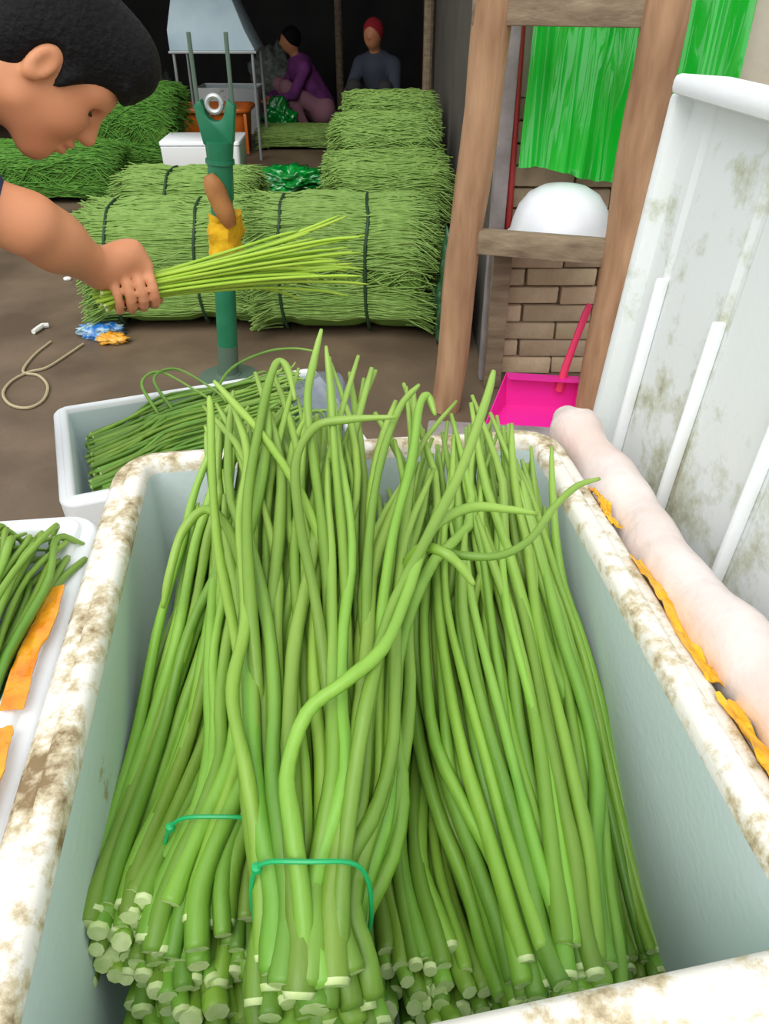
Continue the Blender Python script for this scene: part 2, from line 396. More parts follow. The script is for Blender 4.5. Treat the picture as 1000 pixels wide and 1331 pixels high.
# ------------------------------------------------------------------ stalks
def stalk_mesh(pts, r0, r1, n=8, rings=26, seed=0, tip=0.45):
    rr = np.random.default_rng(seed)
    C = catmull(pts, rings)
    t = np.linspace(0, 1, rings)
    R = r1 + (r0 - r1) * (1 - t) ** 2.2
    C[1] = C[0] + (C[1] - C[0]) / np.linalg.norm(C[1] - C[0]) * 0.0035
    R = R * (1 - (1 - tip) * np.clip((t - 0.82) / 0.18, 0, 1) ** 2)
    ph = rr.uniform(0, 6.28, 3)
    R[0] *= 0.86
    R = R * (1 + 0.05 * np.sin(t * 19 + ph[0]) + 0.04 * np.sin(t * 41 + ph[1]))
    return C, R
def make_stalk(parent, origin, pts, r0, r1, seed=0, n=8, rings=26, mats=None, name='stalk', tip=0.45):
    C, R = stalk_mesh(pts, r0, r1, n, rings, seed, tip)
    C = C - np.array(tuple(origin))
    Vv, F = tubes_np(C[None], R[None], n)
    me = bpy.data.meshes.new(name)
    faces = [tuple(f) for f in F]
    k0 = tuple(reversed(range(n))); k1 = tuple((rings - 1) * n + i for i in range(n))
    me.from_pydata([tuple(v) for v in Vv], [], faces + [k0, k1])
    for q in (mats or (M['stalk'], M['stalk_cut'])): me.materials.append(q)
    me.polygons[len(faces)].material_index = 1
    for q in range(n): me.polygons[q].material_index = 1 if seed % 3 == 0 else 0
    me.attributes.new('along', 'FLOAT', 'POINT').data.foreach_set('value', np.repeat(np.linspace(0, 1, rings), n).astype(np.float32))
    me.shade_smooth()
    me.polygons[len(faces)].use_smooth = False
    o = bpy.data.objects.new(name, me); COL.objects.link(o); o.parent = parent
    return o

def bunch(label, stations, across, layers, seed, r0=0.0068, r1=0.0043, arch=0.02, jit=0.05, spread=0.25, lay=0.0105, base=RIM,
          tipvar=0.22, cutvar=0.10, group=None, tie=None, name='stalk_bunch', mats=None, rings=26, slack=0.012, sides=8, swirl=0.12):
    """stations: (y_px, left_px, right_px, dz) measured along the top of the bunch, near to far"""
    rr = random.Random(seed)
    rows = []
    for (yp, l, r, dz) in stations:
        rows.append((onz(l, yp, base + dz), onz(r, yp, base + dz)))
    mid = (rows[1][0] + rows[1][1]) / 2
    org = Vector((mid.x, mid.y, mid.z - layers * lay))
    e = thing(name, label, 'vegetables', org, 0, group)
    ns = len(rows)
    for k in range(layers):
        cnt = across - (k % 2)
        for i in range(cnt):
            s = (i + 0.5 + (0.5 if k % 2 else 0)) / across
            t0 = (cutvar * (1 - k / max(1, layers - 1)) * rr.uniform(0.55, 1.0) + rr.uniform(0, 0.025)) * (ns - 1); t1 = (1 - rr.random() ** 1.6 * tipvar) * (ns - 1)
            w1, w2 = rr.uniform(-1, 1), rr.uniform(0, 6.28)
            ctrl = []
            for q in range(ns):
                f = q / (ns - 1)
                sj = s + jit * math.sin(w2 + f * rr.uniform(4, 7)) * (0.3 + f) + w1 * swirl * max(0, f - 0.25)
                if q == ns - 1: sj += rr.uniform(-spread, spread)
                a, b = rows[q]
                p = a.lerp(b, sj)
                p.z -= arch * (2 * sj - 1) ** 2 + lay * k * (1.0 + 0.15 * math.sin(w2)) * (1 - 0.6 * f ** 2) * (0.5 if q == 0 else 0.85 if q == 1 else 1.0) + rr.uniform(0, 0.004)
                if q == 0: p += Vector((rr.uniform(-1, 1) * 0.011, rr.uniform(-.006, .006), rr.uniform(-.012, .010)))
                p += Vector((rr.uniform(-1, 1), rr.uniform(-1, 1), 0)) * slack * (0.15 + 0.5 * f)
                ctrl.append(p)
            C = catmull(ctrl, 60)
            i0, i1 = int(t0 / (ns - 1) * 59), max(20, int(t1 / (ns - 1) * 59))
            sub = np.vstack([C[i0:i1 - 2][::5], C[i1:i1 + 1]])
            sc_ = rr.uniform(0.8, 1.2)
            make_stalk(e, org, sub, r0 * sc_, r1 * sc_, seed * 1000 + k * 50 + i, rings=rings, mats=mats, n=sides)
    if tie is not None:
        a, b = rows[tie]
        c = (a + b) / 2; c.z -= layers * lay * 0.5; hw = (b - a).length / 2 + 0.007; hh = layers * lay * 0.5 + 0.013
        ax = (rows[tie + 1][0] + rows[tie + 1][1] - rows[tie - 1][0] - rows[tie - 1][1]).normalized()
        sd = (b - a).normalized(); upv = sd.cross(ax).normalized()
        if upv.z < 0: upv = -upv
        m = MB(); ring = []
        for i in range(41):
            w = 2 * math.pi * i / 40
            cx, cz = math.cos(w), math.sin(w)
            ex = abs(cx) ** 0.8 * (1 if cx >= 0 else -1); ez = abs(cz) ** 0.8 * (1 if cz >= 0 else -1)
            ring.append(c + sd * hw * ex + upv * (hh * ez) + ax * (0.022 * ez + 0.003 * math.sin(3 * w)) - org)
        m.tube(ring, 0.0014, n=6, cap=False)
        p = Vector(ring[16])
        tie_o = m.build('tie_band', M['band'], e)
        m = MB(); m.lathe([(0.001, -0.003), (0.003, -0.0015), (0.0034, 0), (0.003, 0.002), (0.001, 0.003)], 10, c=p); m.build('knot', M['band'], tie_o)
    return e

G_MAIN = 'stalk bunches in the large open foam box'
# topmost bunch, tied in front
bunch('topmost green stalk bunch, green band round its lower end, tips spilling over the far rim',
      [(1355, 312, 495, -0.040), (1245, 322, 486, -0.030), (1140, 337, 466, -0.014), (1000, 310, 518, 0.010), (850, 298, 532, 0.034), (700, 285, 550, 0.055), (580, 272, 585, 0.085), (440, 290, 590, 0.135)],
      9, 6, 3, arch=0.022, tie=2, group=G_MAIN, tipvar=0.20, cutvar=0.15, spread=0.25, r0=0.0080, r1=0.0038, jit=0.07)
# left tied bunch
bunch('green stalk bunch bound with green band, left of the topmost bunch, blunt ends fanned out',
      [(1310, 150, 335, -0.078), (1190, 158, 325, -0.068), (1088, 214, 330, -0.056), (980, 258, 365, -0.040), (850, 262, 400, -0.018), (700, 258, 425, 0.008), (560, 258, 430, 0.07), (500, 262, 430, 0.10)],
      9, 7, 5, arch=0.02, tie=2, group=G_MAIN, tipvar=0.25, cutvar=0.17, r0=0.0070, r1=0.0036, jit=0.07)
# leftmost bunch along the left foam wall
bunch('leftmost loose green stalk bunch lying along the left foam wall of the large box',
      [(1225, 84, 180, -0.066), (1130, 112, 215, -0.070), (960, 160, 300, -0.078), (820, 195, 335, -0.04), (700, 228, 370, 0.0), (620, 255, 390, 0.035), (530, 280, 410, 0.08)],
      9, 6, 8, arch=0.006, group=G_MAIN, tipvar=0.3, cutvar=0.10, r0=0.0062, r1=0.0036, jit=0.08)
# right big bunch
bunch('wide loose green stalk bunch on the right side of the large box',
      [(1335, 690, 845, -0.074), (1235, 655, 818, -0.076), (1100, 612, 806, -0.066), (950, 560, 792, -0.04), (800, 540, 750, -0.008), (700, 543, 718, 0.022), (610, 545, 695, 0.055), (500, 550, 680, 0.10)],
      12, 8, 13, arch=0.026, group=G_MAIN, tipvar=0.28, cutvar=0.16, r0=0.0066, r1=0.0036, jit=0.06)
# deep bunch between top bunch and right bunch
bunch('deep shaded stalk bunch with pale cut ends between the topmost bunch and the right bunch',
      [(1320, 470, 655, -0.098), (1215, 468, 625, -0.110), (1100, 466, 580, -0.112), (960, 480, 590, -0.098), (820, 490, 600, -0.065), (700, 500, 610, -0.025), (560, 510, 620, 0.05)],
      9, 7, 21, arch=0.018, group=G_MAIN, tipvar=0.2, cutvar=0.14, r0=0.0062, r1=0.0036)
# far right low bunch along the right wall
bunch('dark low stalk bunch squeezed against the right foam wall of the large box',
      [(1285, 800, 884, -0.185), (1160, 778, 852, -0.175), (1010, 742, 815, -0.13), (860, 705, 768, -0.075), (740, 682, 730, -0.03), (640, 650, 712, 0.01), (560, 620, 700, 0.05)],
      7, 6, 34, arch=0.006, group=G_MAIN, tipvar=0.25, cutvar=0.08, r0=0.0056, r1=0.0036)
# bottom layer filling the box floor
bunch('bottom layer of green stalks lying on the large box floor under the other bunches',
      [(1190, 190, 800, -0.225), (1110, 190, 790, -0.22), (1000, 210, 770, -0.20), (850, 225, 740, -0.15), (720, 250, 710, -0.09), (620, 270, 680, -0.04)],
      22, 3, 55, arch=0.0, group=G_MAIN, tipvar=0.2, cutvar=0.1, jit=0.02, spread=0.05, swirl=0.03)

# single stalks lying loose across the pile
def loose(label, pts, seed, r0=0.0056, r1=0.0036):
    P = [onz(x, y, RIM + d) for x, y, d in pts]
    org = P[0]
    o = make_stalk(None, org, P, r0 * 0.86, r1 * 0.95, seed, rings=40, name='loose_stalk'); o.location = org
    return tag(o, label, 'vegetable', 'loose stalks across the pile')
loose('curved green stalk sweeping over the front of the topmost bunch to the right', [(398, 1238, -.030), (392, 1160, -.013), (380, 1070, .006), (374, 1000, .018), (400, 925, .034), (450, 885, .045), (500, 840, .052), (530, 770, .062), (560, 690, .072), (610, 660, .07), (660, 662, .066), (700, 668, .062)], 901, 0.0070, 0.0040)
loose('long green stalk leaning right, its tip rising beside the pink dustpan', [(440, 1230, -.032), (446, 1130, -.014), (462, 1000, .012), (480, 900, .036), (510, 790, .055), (560, 690, .078), (600, 610, .098), (632, 520, .13), (642, 482, .145)], 902, 0.0070, 0.0040)
loose('green stalk bent straight across the right bunch with its tip over the right rim', [(505, 860, -.03), (520, 770, .01), (550, 716, .05), (600, 722, .058), (650, 722, .060), (690, 700, .062), (720, 660, .066), (750, 632, .07), (780, 622, .072)], 903, 0.0046, 0.0030)
loose('short pale stalk tip hooked downwards across the right bunch', [(500, 850, -.02), (515, 760, .02), (545, 714, .058), (572, 716, .066), (595, 732, .06), (616, 760, .045)], 904, 0.005, 0.0040)
loose('green stalk looping forward from the top of the pile to the right', [(425, 1000, -.01), (425, 900, .018), (410, 780, .05), (390, 680, .075), (385, 600, .095), (410, 555, .105), (455, 545, .11), (515, 542, .112)], 905, 0.0056, 0.0036)
loose('slim upright stalk tip rising highest at the far end of the pile', [(430, 1000, -.012), (430, 850, .022), (420, 700, .058), (408, 600, .085), (400, 520, .12), (408, 470, .14), (418, 428, .16)], 906, 0.0056, 0.0034)
loose('stalk tip leaning left over the far left corner of the pile', [(440, 1000, -.012), (440, 850, .02), (420, 720, .05), (390, 640, .075), (345, 570, .09), (305, 525, .105), (278, 495, .12)], 907, 0.0056, 0.0034)
loose('bent stalk with folded tip at the far end of the pile', [(350, 1130, -.04), (340, 950, -.002), (326, 790, .045), (322, 650, .075), (340, 540, .10), (352, 490, .118), (362, 470, .125), (374, 480, .12), (384, 520, .105)], 908, 0.0062, 0.0036)
loose('wavy green stalk running down the left edge of the topmost bunch', [(342, 1250, -.046), (338, 1120, -.024), (322, 1010, .004), (302, 900, .026), (320, 800, .042), (312, 680, .06), (322, 590, .08), (300, 520, .10)], 909, 0.0070, 0.0040)
loose('green stalk hanging over the left of the pile near the far corner', [(360, 880, -.02), (325, 770, .015), (298, 690, .04), (268, 662, .046), (238, 690, .032), (222, 740, .010), (212, 790, -.018)], 911, 0.0054, 0.0040)
loose('slim stalk tip standing up beside the topmost tip', [(450, 1000, -.012), (452, 850, .024), (445, 700, .056), (436, 600, .085), (430, 510, .122), (424, 450, .15)], 912, 0.0054, 0.0032)
loose('slim stalk tip leaning right at the middle of the far end', [(470, 1000, -.012), (475, 850, .024), (480, 700, .056), (495, 600, .085), (520, 530, .11), (545, 500, .12)], 913, 0.0054, 0.0032)
loose('stalk with drooping tip at the far end right of the middle', [(480, 1000, -.014), (490, 850, .02), (510, 700, .055), (535, 600, .085), (545, 530, .112), (556, 515, .116), (566, 540, .105)], 914, 0.0054, 0.0036)
loose('upright stalk tip at the far left of the pile', [(330, 1000, -.01), (310, 850, .02), (285, 720, .045), (276, 620, .07), (274, 540, .10), (272, 515, .11)], 915, 0.0054, 0.0034)

# ------------------------------------------------------------------ foam boxes at the left
LR = 1.085
lc = onz(0, 660, LR)
lb_rot = math.radians(7)
Lux = Vector((math.cos(lb_rot), math.sin(lb_rot), 0)); Lvy = Vector((-math.sin(lb_rot), math.cos(lb_rot), 0))
outL = FL - Uv * (TH + 0.006)                # outer face line of the big box
far_right = outL - V * 0.052
lbw, lbd, lbh = 0.44, 0.36, LR - TAB
lctr = far_right - Lux * (lbw / 2) - Lvy * (lbd / 2)
leftbox = foam_box('foam_box', 'small white foam box of green stalks with orange tape, at the left edge', (lctr.x, lctr.y, TAB), lb_rot, lbw, lbd, lbh, 0.03, LR, r=0.03, rim_m='foam_clean')
def lp(a, b, z): return lctr + Lux * a + Lvy * b * 1.2 + Vector((0, 0, z - lctr.z))
def local_bunch(label, n, seed, fx, group, name='stalk_bunch', r0=0.0052, r1=0.0036, mats=None, rings=22, org=None):
    rr = random.Random(seed); e = None
    for i in range(n):
        pts = fx(i, n, rr)
        if e is None:
            o_ = org or pts[0]; e = thing(name, label, 'vegetables', o_, 0, group); oo = Vector(o_)
        s_ = rr.uniform(0.85, 1.15)
        make_stalk(e, oo, pts, r0 * s_, r1 * s_, seed * 100 + i, rings=rings, mats=mats, n=6)
    return e
def fx_left(x0, x1):
    def f(i, n, rr):
        a = x0 + (x1 - x0) * ((i * 0.618) % 1.0); k = i // 30
        z = LR + 0.022 - k * 0.010
        a2 = a + rr.uniform(-.03, .03)
        return [lp(a, -0.115 + rr.uniform(0, .02), z - 0.085), lp(a + rr.uniform(-.006, .006), -0.09, z - 0.05), lp((a + a2) / 2, -0.03, z - 0.005), lp(a2, 0.04 + rr.uniform(-.01, .01), z + rr.uniform(-.004, .01)), lp(a2 + rr.uniform(-.02, .02), 0.085 + rr.uniform(-.01, .015), z - 0.005 + rr.uniform(0, .015)), lp(a2 + rr.uniform(-.02, .02), 0.108, z - .03 + rr.uniform(0, .02))]
    return f
G_L = 'stalk bunches in the small left foam box'
local_bunch('bunch of thin green stalks in the small left box, beside the orange tape', 110, 71, fx_left(0.03, 0.182), G_L, r0=0.0042, r1=0.0030)
local_bunch('bunch of thin green stalks in the small left box, cut off by the photo edge', 110, 72, fx_left(-0.14, 0.03), G_L, r0=0.0042, r1=0.0030)

def strip(name, pts, w, wdir, thick, matl, parent=None, seed=0, org=Vector((0, 0, 0)), amp=0.002):
    """a crinkled tape strip following pts, width w along wdir(i)"""
    C = catmull(pts, 26); m = MB(); vs = []; fs = []; nn = 7
    for i, c in enumerate(C):
        wd = wdir(i / 25.0) if callable(wdir) else wdir
        for k in range(nn):
            a = (k / (nn - 1) - 0.5) * w * (1 + 0.18 * noise.noise(Vector((i * .35, seed, 0))))
            p = Vector(c) + Vector(wd) * a - org
            p.z += amp * noise.noise(Vector((i * .5, k * .9, seed * 3.1)))
            vs.append(p)
    b = len(vs)
    vs += [v - Vector((0, 0, thick)) for v in vs]
    for i in range(25):
        for k in range(nn - 1):
            q = (i * nn + k, i * nn + k + 1, (i + 1) * nn + k + 1, (i + 1) * nn + k)
            fs.append(q); fs.append(tuple(b + j for j in reversed(q)))
    for i in range(25):
        for k in (0, nn - 1):
            fs.append((i * nn + k, (i + 1) * nn + k, b + (i + 1) * nn + k, b + i * nn + k))
    for i in (0, 25):
        for k in range(nn - 1): fs.append((i * nn + k, i * nn + k + 1, b + i * nn + k + 1, b + i * nn + k))
    m.add(vs, fs); return m.build(name, matl, parent)
# orange tape on the rim of the small left box (local coordinates of that box)
def leftloc(px, py, dz=0.004):
    p = onz(px, py, LR + dz); d = p - Vector((lctr.x, lctr.y, TAB)); return Vector((d.dot(Lux), d.dot(Lvy), d.z))
hx = lbw / 2 - 0.015
strip('packing_tape', [(hx, 0.06, lbh + .004), (hx + .002, 0.02, lbh + .005), (hx - .002, -0.02, lbh + .004), (hx, -0.07, lbh + .005)], 0.016, (1, 0, 0), 0.0015, M['tape_o'], leftbox, 3)
strip('packing_tape', [(hx - .004, -0.085, lbh + .004), (hx, -0.12, lbh + .006), (hx + .001, -0.168, lbh + .005)], 0.018, (1, 0, 0), 0.0015, M['tape_o'], leftbox, 5)
# closed foam box in the near left corner
nb = thing('foam_box', 'closed pinkish white foam box at the bottom left, cut by the photo edge', 'box', (0, 0, 0))
nr = outL - V * 0.43
nctr = nr - Lux * 0.20 - Lvy * 0.14; nb.location = (nctr.x, nctr.y, TAB); nb.rotation_euler = (0, 0, lb_rot)
m = MB(); sweep(m, 0.20, 0.135, 0.03, [(0.012, 0), (0.0, 0.27)], cap0=True, cap1=True); m.build('body', M['foam'], nb, sharp=50)
m = MB(); sweep(m, 0.20, 0.135, 0.03, [(0.001, 0.272), (-0.001, 0.276), (0, 0.297), (0.005, 0.302)], cap0=True, cap1=True); m.build('lid', M['foam_rim'], nb, sharp=50)

# ------------------------------------------------------------------ box behind on the left (stalks lying crosswise)
RB = 0.62
c_fl, c_nl, c_fr = onz(68, 527, RB), onz(97, 652, RB), onz(395, 476, RB)
ux = (c_fr - c_fl).normalized(); vy = Vector((-ux.y, ux.x, 0))
rw, rd = (c_fr - c_fl).length + 0.03, (c_nl - c_fl).length
rctr = c_fl + ux * rw / 2 - vy * rd / 2
rbox = foam_box('foam_box', 'white foam box of thin stalks lying crosswise, on the ground side behind', (rctr.x, rctr.y, RB - 0.31), math.atan2(ux.y, ux.x), rw, rd, 0.31, 0.032, RB, r=0.035, rim_m='foam_clean')
rbox['label'] = 'white foam box with stalks lying crosswise, stacked behind the small left box'
sb = thing('foam_box', 'lower foam box carrying the box of crosswise stalks', 'box', (rctr.x, rctr.y, 0), math.atan2(ux.y, ux.x))
m = MB(); sweep(m, rw / 2, rd / 2, 0.035, [(0.014, 0), (0, 0.265)], cap0=True, cap1=True); m.build('body', M['foam'], sb, sharp=50)
m = MB(); sweep(m, rw / 2, rd / 2, 0.035, [(-0.001, 0.267), (-0.001, 0.303), (0.005, 0.309)], cap0=True, cap1=True); m.build('lid', M['foam_clean'], sb, sharp=50)
def rp(a, b, z): return rctr + ux * a + vy * b + Vector((0, 0, z - rctr.z))
def fx_back(b0, b1, zt):
    def f(i, n, rr):
        b = b0 + (b1 - b0) * ((i * 0.618) % 1.0); k = i // 16
        z = zt + 0.004 - k * 0.011
        x0 = -rw / 2 + 0.055 + rr.uniform(0, .03); x1 = rw / 2 - 0.06 - rr.uniform(0, .12)
        d = rr.uniform(-.05, .05)
        return [rp(x0, b, z - .045), rp(x0 + .1, b + d * .3, z - .02 + rr.uniform(-.005, .005)), rp(x0 * .35 + x1 * .1, b + d, z + .01 + rr.uniform(-.008, .008)), rp(x1 * .5, b + d * .8, z + .03 + rr.uniform(-.008, .01)), rp(x1 * .9, b + d, z + .04 + rr.uniform(-.01, .015)), rp(x1, b + d * 1.4, z + .035 + rr.uniform(-.02, .02))]
    return f
G_R = 'stalk bunches in the box behind on the left'
local_bunch('thin green stalks lying crosswise at the near side of the rear left box', 62, 81, fx_back(-rd / 2 + 0.065, 0.0, RB), G_R, r0=0.0048, r1=0.0034)
local_bunch('thin green stalks lying crosswise at the far side of the rear left box', 62, 82, fx_back(0.0, rd / 2 - 0.09, RB - 0.005), G_R, r0=0.0048, r1=0.0034)
for j, (lab, pts) in enumerate((('thin stalk looping over the white far rim of the rear left box', [(-.10, .10, .0), (-.12, rd / 2 - .03, .035), (-.07, rd / 2 - .01, .05), (0.0, .09, .045), (.03, .05, .03)]),
                               ('thin stalk arching inside the larger loop at the far rim of the rear left box', [(-.06, .08, .0), (-.09, rd / 2 - .05, .05), (-.03, rd / 2 - .03, .06), (.04, .07, .05), (.06, .03, .03)]),
                               ('long thin stalk bowed along the far rim near the grey plastic', [(.02, .06, .02), (.10, rd / 2 - .06, .05), (.20, rd / 2 - .02, .065), (.28, rd / 2 - .01, .06), (.34, rd / 2 - .03, .05)]))):
    P = [rp(a, b, RB + z) for a, b, z in pts]
    o = make_stalk(None, P[0], P, 0.0045, 0.0032, 820 + j, rings=24, name='loose_stalk', n=6); o.location = P[0]
    tag(o, lab, 'vegetable', 'loose stalks on the rear left box')

def lump(name, label, cat, loc, dims, matl, seed, amp=0.18, freq=2.2, parent=None, sub=4, flat=True, rotz=0.0, power=1.0):
    bm = bmesh.new(); bmesh.ops.create_icosphere(bm, subdivisions=sub, radius=1.0)
    for v in bm.verts:
        p = v.co.copy()
        d = noise.fractal(p * freq + Vector((seed * 7.3, seed, 0)), 0.8, 2.1, 5)
        rdg = abs(noise.noise(p * freq * 1.9 + Vector((seed, seed * 3, 1))))
        p *= 1 + amp * d - amp * 0.8 * rdg
        v.co = Vector((p.x * dims[0] / 2, p.y * dims[1] / 2, p.z * dims[2] / 2))
        if flat: v.co.z = max(v.co.z, -dims[2] * 0.32)
    if flat:
        for v in bm.verts: v.co.z += dims[2] * 0.32
    me = bpy.data.meshes.new(name); bm.to_mesh(me); bm.free(); me.materials.append(matl); me.shade_smooth()
    o = bpy.data.objects.new(name, me); COL.objects.link(o); o.location = loc; o.rotation_euler = (0, 0, rotz)
    if parent: o.parent = parent
    if label: tag(o, label, cat)
    return o
def sheet(name, label, cat, P00, P10, P01, P11, nu, nv, amp, fu, fv, matl, seed, thick=0.003, nrm=Vector((0, -1, 0)), edge=0.0):
    """wrinkled plastic sheet between four corners, with a real thickness"""
    m = MB(); vs = []
    org = (P00 + P10) / 2
    for j in range(nv + 1):
        for i in range(nu + 1):
            u, v = i / nu, j / nv
            p = P00.lerp(P10, u).lerp(P01.lerp(P11, u), v)
            d = noise.fractal(Vector((u * fu, v * fv, seed * 5.1)), 0.9, 2.0, 3)
            p = p + nrm * amp * d + Vector((0, 0, 1)) * edge * noise.noise(Vector((u * 4, seed, 0))) * (1 - v)
            vs.append(p - org)
    b = len(vs); vs += [v - nrm * thick for v in vs]; fs = []; w = nu + 1
    for j in range(nv):
        for i in range(nu):
            q = (j * w + i, j * w + i + 1, (j + 1) * w + i + 1, (j + 1) * w + i); fs += [q, tuple(b + k for k in reversed(q))]
    for i in range(nu):
        for j in (0, nv): fs.append((j * w + i, j * w + i + 1, b + j * w + i + 1, b + j * w + i))
    for j in range(nv):
        for i in (0, nu): fs.append((j * w + i, (j + 1) * w + i, b + (j + 1) * w + i, b + j * w + i))
    m.add(vs, fs); o = m.build(name, matl, sharp=80); o.location = org
    return tag(o, label, cat)

gb = rp(rw / 2 - 0.06, -0.02, RB + 0.0)
lump('plastic_bag', 'crumpled grey clear plastic bag at the end of the rear left box', 'plastic bag', gb + Vector((0, 0, -0.03)), (0.16, 0.26, 0.14), M['grey_film'], 4, amp=0.22, freq=0.9)

# ------------------------------------------------------------------ lid, wrapped roll, yellow tape at the right
outR_far = FL + Uv * (IW + TH) ; outR = lambda s: outR_far - V * s     # s metres from the far inner corner towards the camera
lidang = math.radians(4.0)
lid_e = thing('foam_box_lid', 'stained white foam lid standing upright on edge at the right of the large box', 'foam lid')  # a foam box lid stood on edge
LID_H, LID_T = 0.632, 0.032
lid_far = outR(-0.12) + Uv * 0.086; lid_near = outR(0.56) + Uv * 0.086
LID_L = (lid_far - lid_near).length
lid_e.location = (lid_near.x, lid_near.y, TAB + 0.003)
lid_e.rotation_euler = (0, lidang, math.atan2(V.y, V.x) - math.pi / 2)
# local frame: x = thickness outward, y = along the box towards the far end, z = up
m = MB()
ys = [0]; prof = []
gro = [0.13, 0.26, 0.385, 0.51, 0.635]
gw, gd = 0.010, 0.004
pts = [(0.0, 0.0)]
for g in gro: pts += [(0.0, g - gw), (gd, g - gw * 0.3), (gd, g + gw * 0.3), (0.0, g + gw)]
pts += [(0.0, LID_L)]
poly = pts + [(LID_T, LID_L), (LID_T, 0.0)]
n = len(poly); zz = [0.0, LID_H]
vs = [(x, y, z) for z in zz for x, y in poly]
fs = [(i, (i + 1) % n, n + (i + 1) % n, n + i) for i in range(n)] + [tuple(reversed(range(n))), tuple(range(n, 2 * n))]
m.add(vs, fs); pan = m.build('panel', M['foam_lid'], lid_e, sharp=20)
for g in gro:
    m = MB(); m.box((-0.003, g + 0.004, 0.235), (0.014, 0.007, 0.46)); m.build('rib', M['foam_clean'], pan, bevel=0.003)  # paler foam on the ribs paints the bright highlights along the grooves
m = MB(); m.box((0.004, LID_L / 2, LID_H + 0.008), (0.062, LID_L + 0.004, 0.018)); m.build('top_flange', M['foam_clean'], lid_e, bevel=0.006)
m = MB(); m.box((0.006, LID_L + 0.008, LID_H / 2), (0.05, 0.018, LID_H)); m.build('end_flange', M['foam_lid'], lid_e, bevel=0.006)

# rolled white film lying between the box and the lid
m = MB(); P = []; R_ = []
org = outR(0.2) + Uv * 0.036; org.z = TAB
for i in range(60):
    s = -0.085 + 0.63 * i / 59
    p = outR(s) + Uv * (0.037 + 0.004 * math.sin(s * 21)); p.z = RIM - 0.022 - 0.012 * math.sin(s * 9 + 1) - 0.03 * max(0, s - 0.2)
    P.append(p - org); k = i / 59
    R_.append(0.028 * (1 + 0.16 * noise.noise(Vector((i * .21, 3.3, 0)))) * min(1, 0.55 + k * 9) * min(1, 0.6 + (1 - k) * 8))
m.tube(P, R_, n=18, squash=1.15)
m.v = [tuple(Vector(v) + Vector((noise.noise(Vector(v) * 26), noise.noise(Vector(v) * 26 + Vector((9, 0, 0))), noise.noise(Vector(v) * 22))) * 0.0045) for v in m.v]
ro = thing('foam_strip', 'pale pink foam strip wrapped in white film between large box and lid', 'packing', org)
m.build('film_wrap', M['film'], ro)
m = MB(); m.box((0, 0, 0.13), (0.026, 0.5, 0.26), rz=math.atan2(V.y, V.x) - math.pi / 2); m.build('foam_core', M['foam'], ro, bevel=0.006)
# yellow tape tucked along the right outer edge of the large box (parts of the box)
def mainloc(p): d = p - Vector((ctr.x, ctr.y, TAB)); return Vector((d.dot(Uv), d.dot(V), d.z))
hxm = IW / 2 + TH
for (y0, y1, w, sd) in ((0.175, 0.115, 0.016, 11), (0.065, -0.075, 0.022, 12), (-0.09, -0.235, 0.024, 13)):
    def wd(f): return Vector((0.8, 0, -0.6))
    strip('packing_tape', [(hxm + 0.003, y0, BH - .010), (hxm + .005, y0 * .66 + y1 * .34, BH - .008), (hxm + .003, y0 * .34 + y1 * .66, BH - .011), (hxm + .004, y1, BH - .010)], w, wd, 0.0015, M['tape_y'], mainbox, sd, amp=0.006)

# ------------------------------------------------------------------ ladder-like timber frame
ld = thing('wooden_ladder', 'thick round-timber ladder standing upright before the brick wall', 'ladder', (0.55, 2.82, 0))
lb0, lb1 = Vector((0.255, 2.90, 0)), Vector((0.825, 2.74, 0))
o0 = Vector((0.55, 2.82, 0))
def rail(b, top, r0, r1, seed):
    pts = [b + (top - b) * (i / 17) + Vector((noise.noise(Vector((i * .3, seed, 0))), noise.noise(Vector((i * .3, seed, 5))), 0)) * 0.012 - o0 for i in range(18)]
    rd_ = [(r0 + (r1 - r0) * i / 17) * (1 + 0.05 * noise.noise(Vector((i * .6, seed, 2)))) for i in range(18)]
    m = MB(); m.tube(pts, rd_, n=14); return m.build('rail', M['wood'], ld)
rail(lb0, ony(643, 4, 2.90) + (ony(643, 4, 2.90) - lb0) * 0.5, 0.062, 0.064, 1)
rail(lb1, ony(868, 4, 2.74) + (ony(868, 4, 2.74) - lb1) * 0.5, 0.068, 0.068, 2)
def rung(z, h, seed, ext=0.02):
    a = Vector((0.29, 2.90, z)) ; b = Vector((0.83, 2.74, z)); d = (b - a).normalized(); c = (a + b) / 2 - o0
    m = MB(); m.box(c, ((b - a).length + ext, 0.05, h), rz=math.atan2(d.y, d.x)); return m.build('rung', M['wood_grey'], ld, bevel=0.006)
rung(0.695, 0.085, 1); rung(1.415, 0.10, 2); rung(2.05, 0.09, 3)
m = MB(); m.box((0.04, 0.165, 0.655), (0.42, 0.27, 0.02), rz=math.atan2(-0.16, 0.54)); m.build('shelf_board', M['wood_grey'], ld, bevel=0.004)

# basin turned upside down on the ladder shelf
bz = 0.668
bs = thing('basin', 'white round-topped basin behind the middle ladder rung', 'basin', (0.67, 3.03, bz))
m = MB(); m.lathe([(0.195, 0.0), (0.20, 0.006), (0.195, 0.012), (0.188, 0.03), (0.180, 0.07), (0.164, 0.115), (0.132, 0.156), (0.085, 0.182), (0.03, 0.192), (0.001, 0.193)], 40, cap=False); m.build('bowl', M['enamel'], bs, sharp=70)
m = MB(); m.tube([(0.198 * math.cos(a), 0.198 * math.sin(a), 0.006) for a in [2 * math.pi * i / 40 for i in range(41)]], 0.006, n=8, cap=False); m.build('rim', M['enamel'], bs)

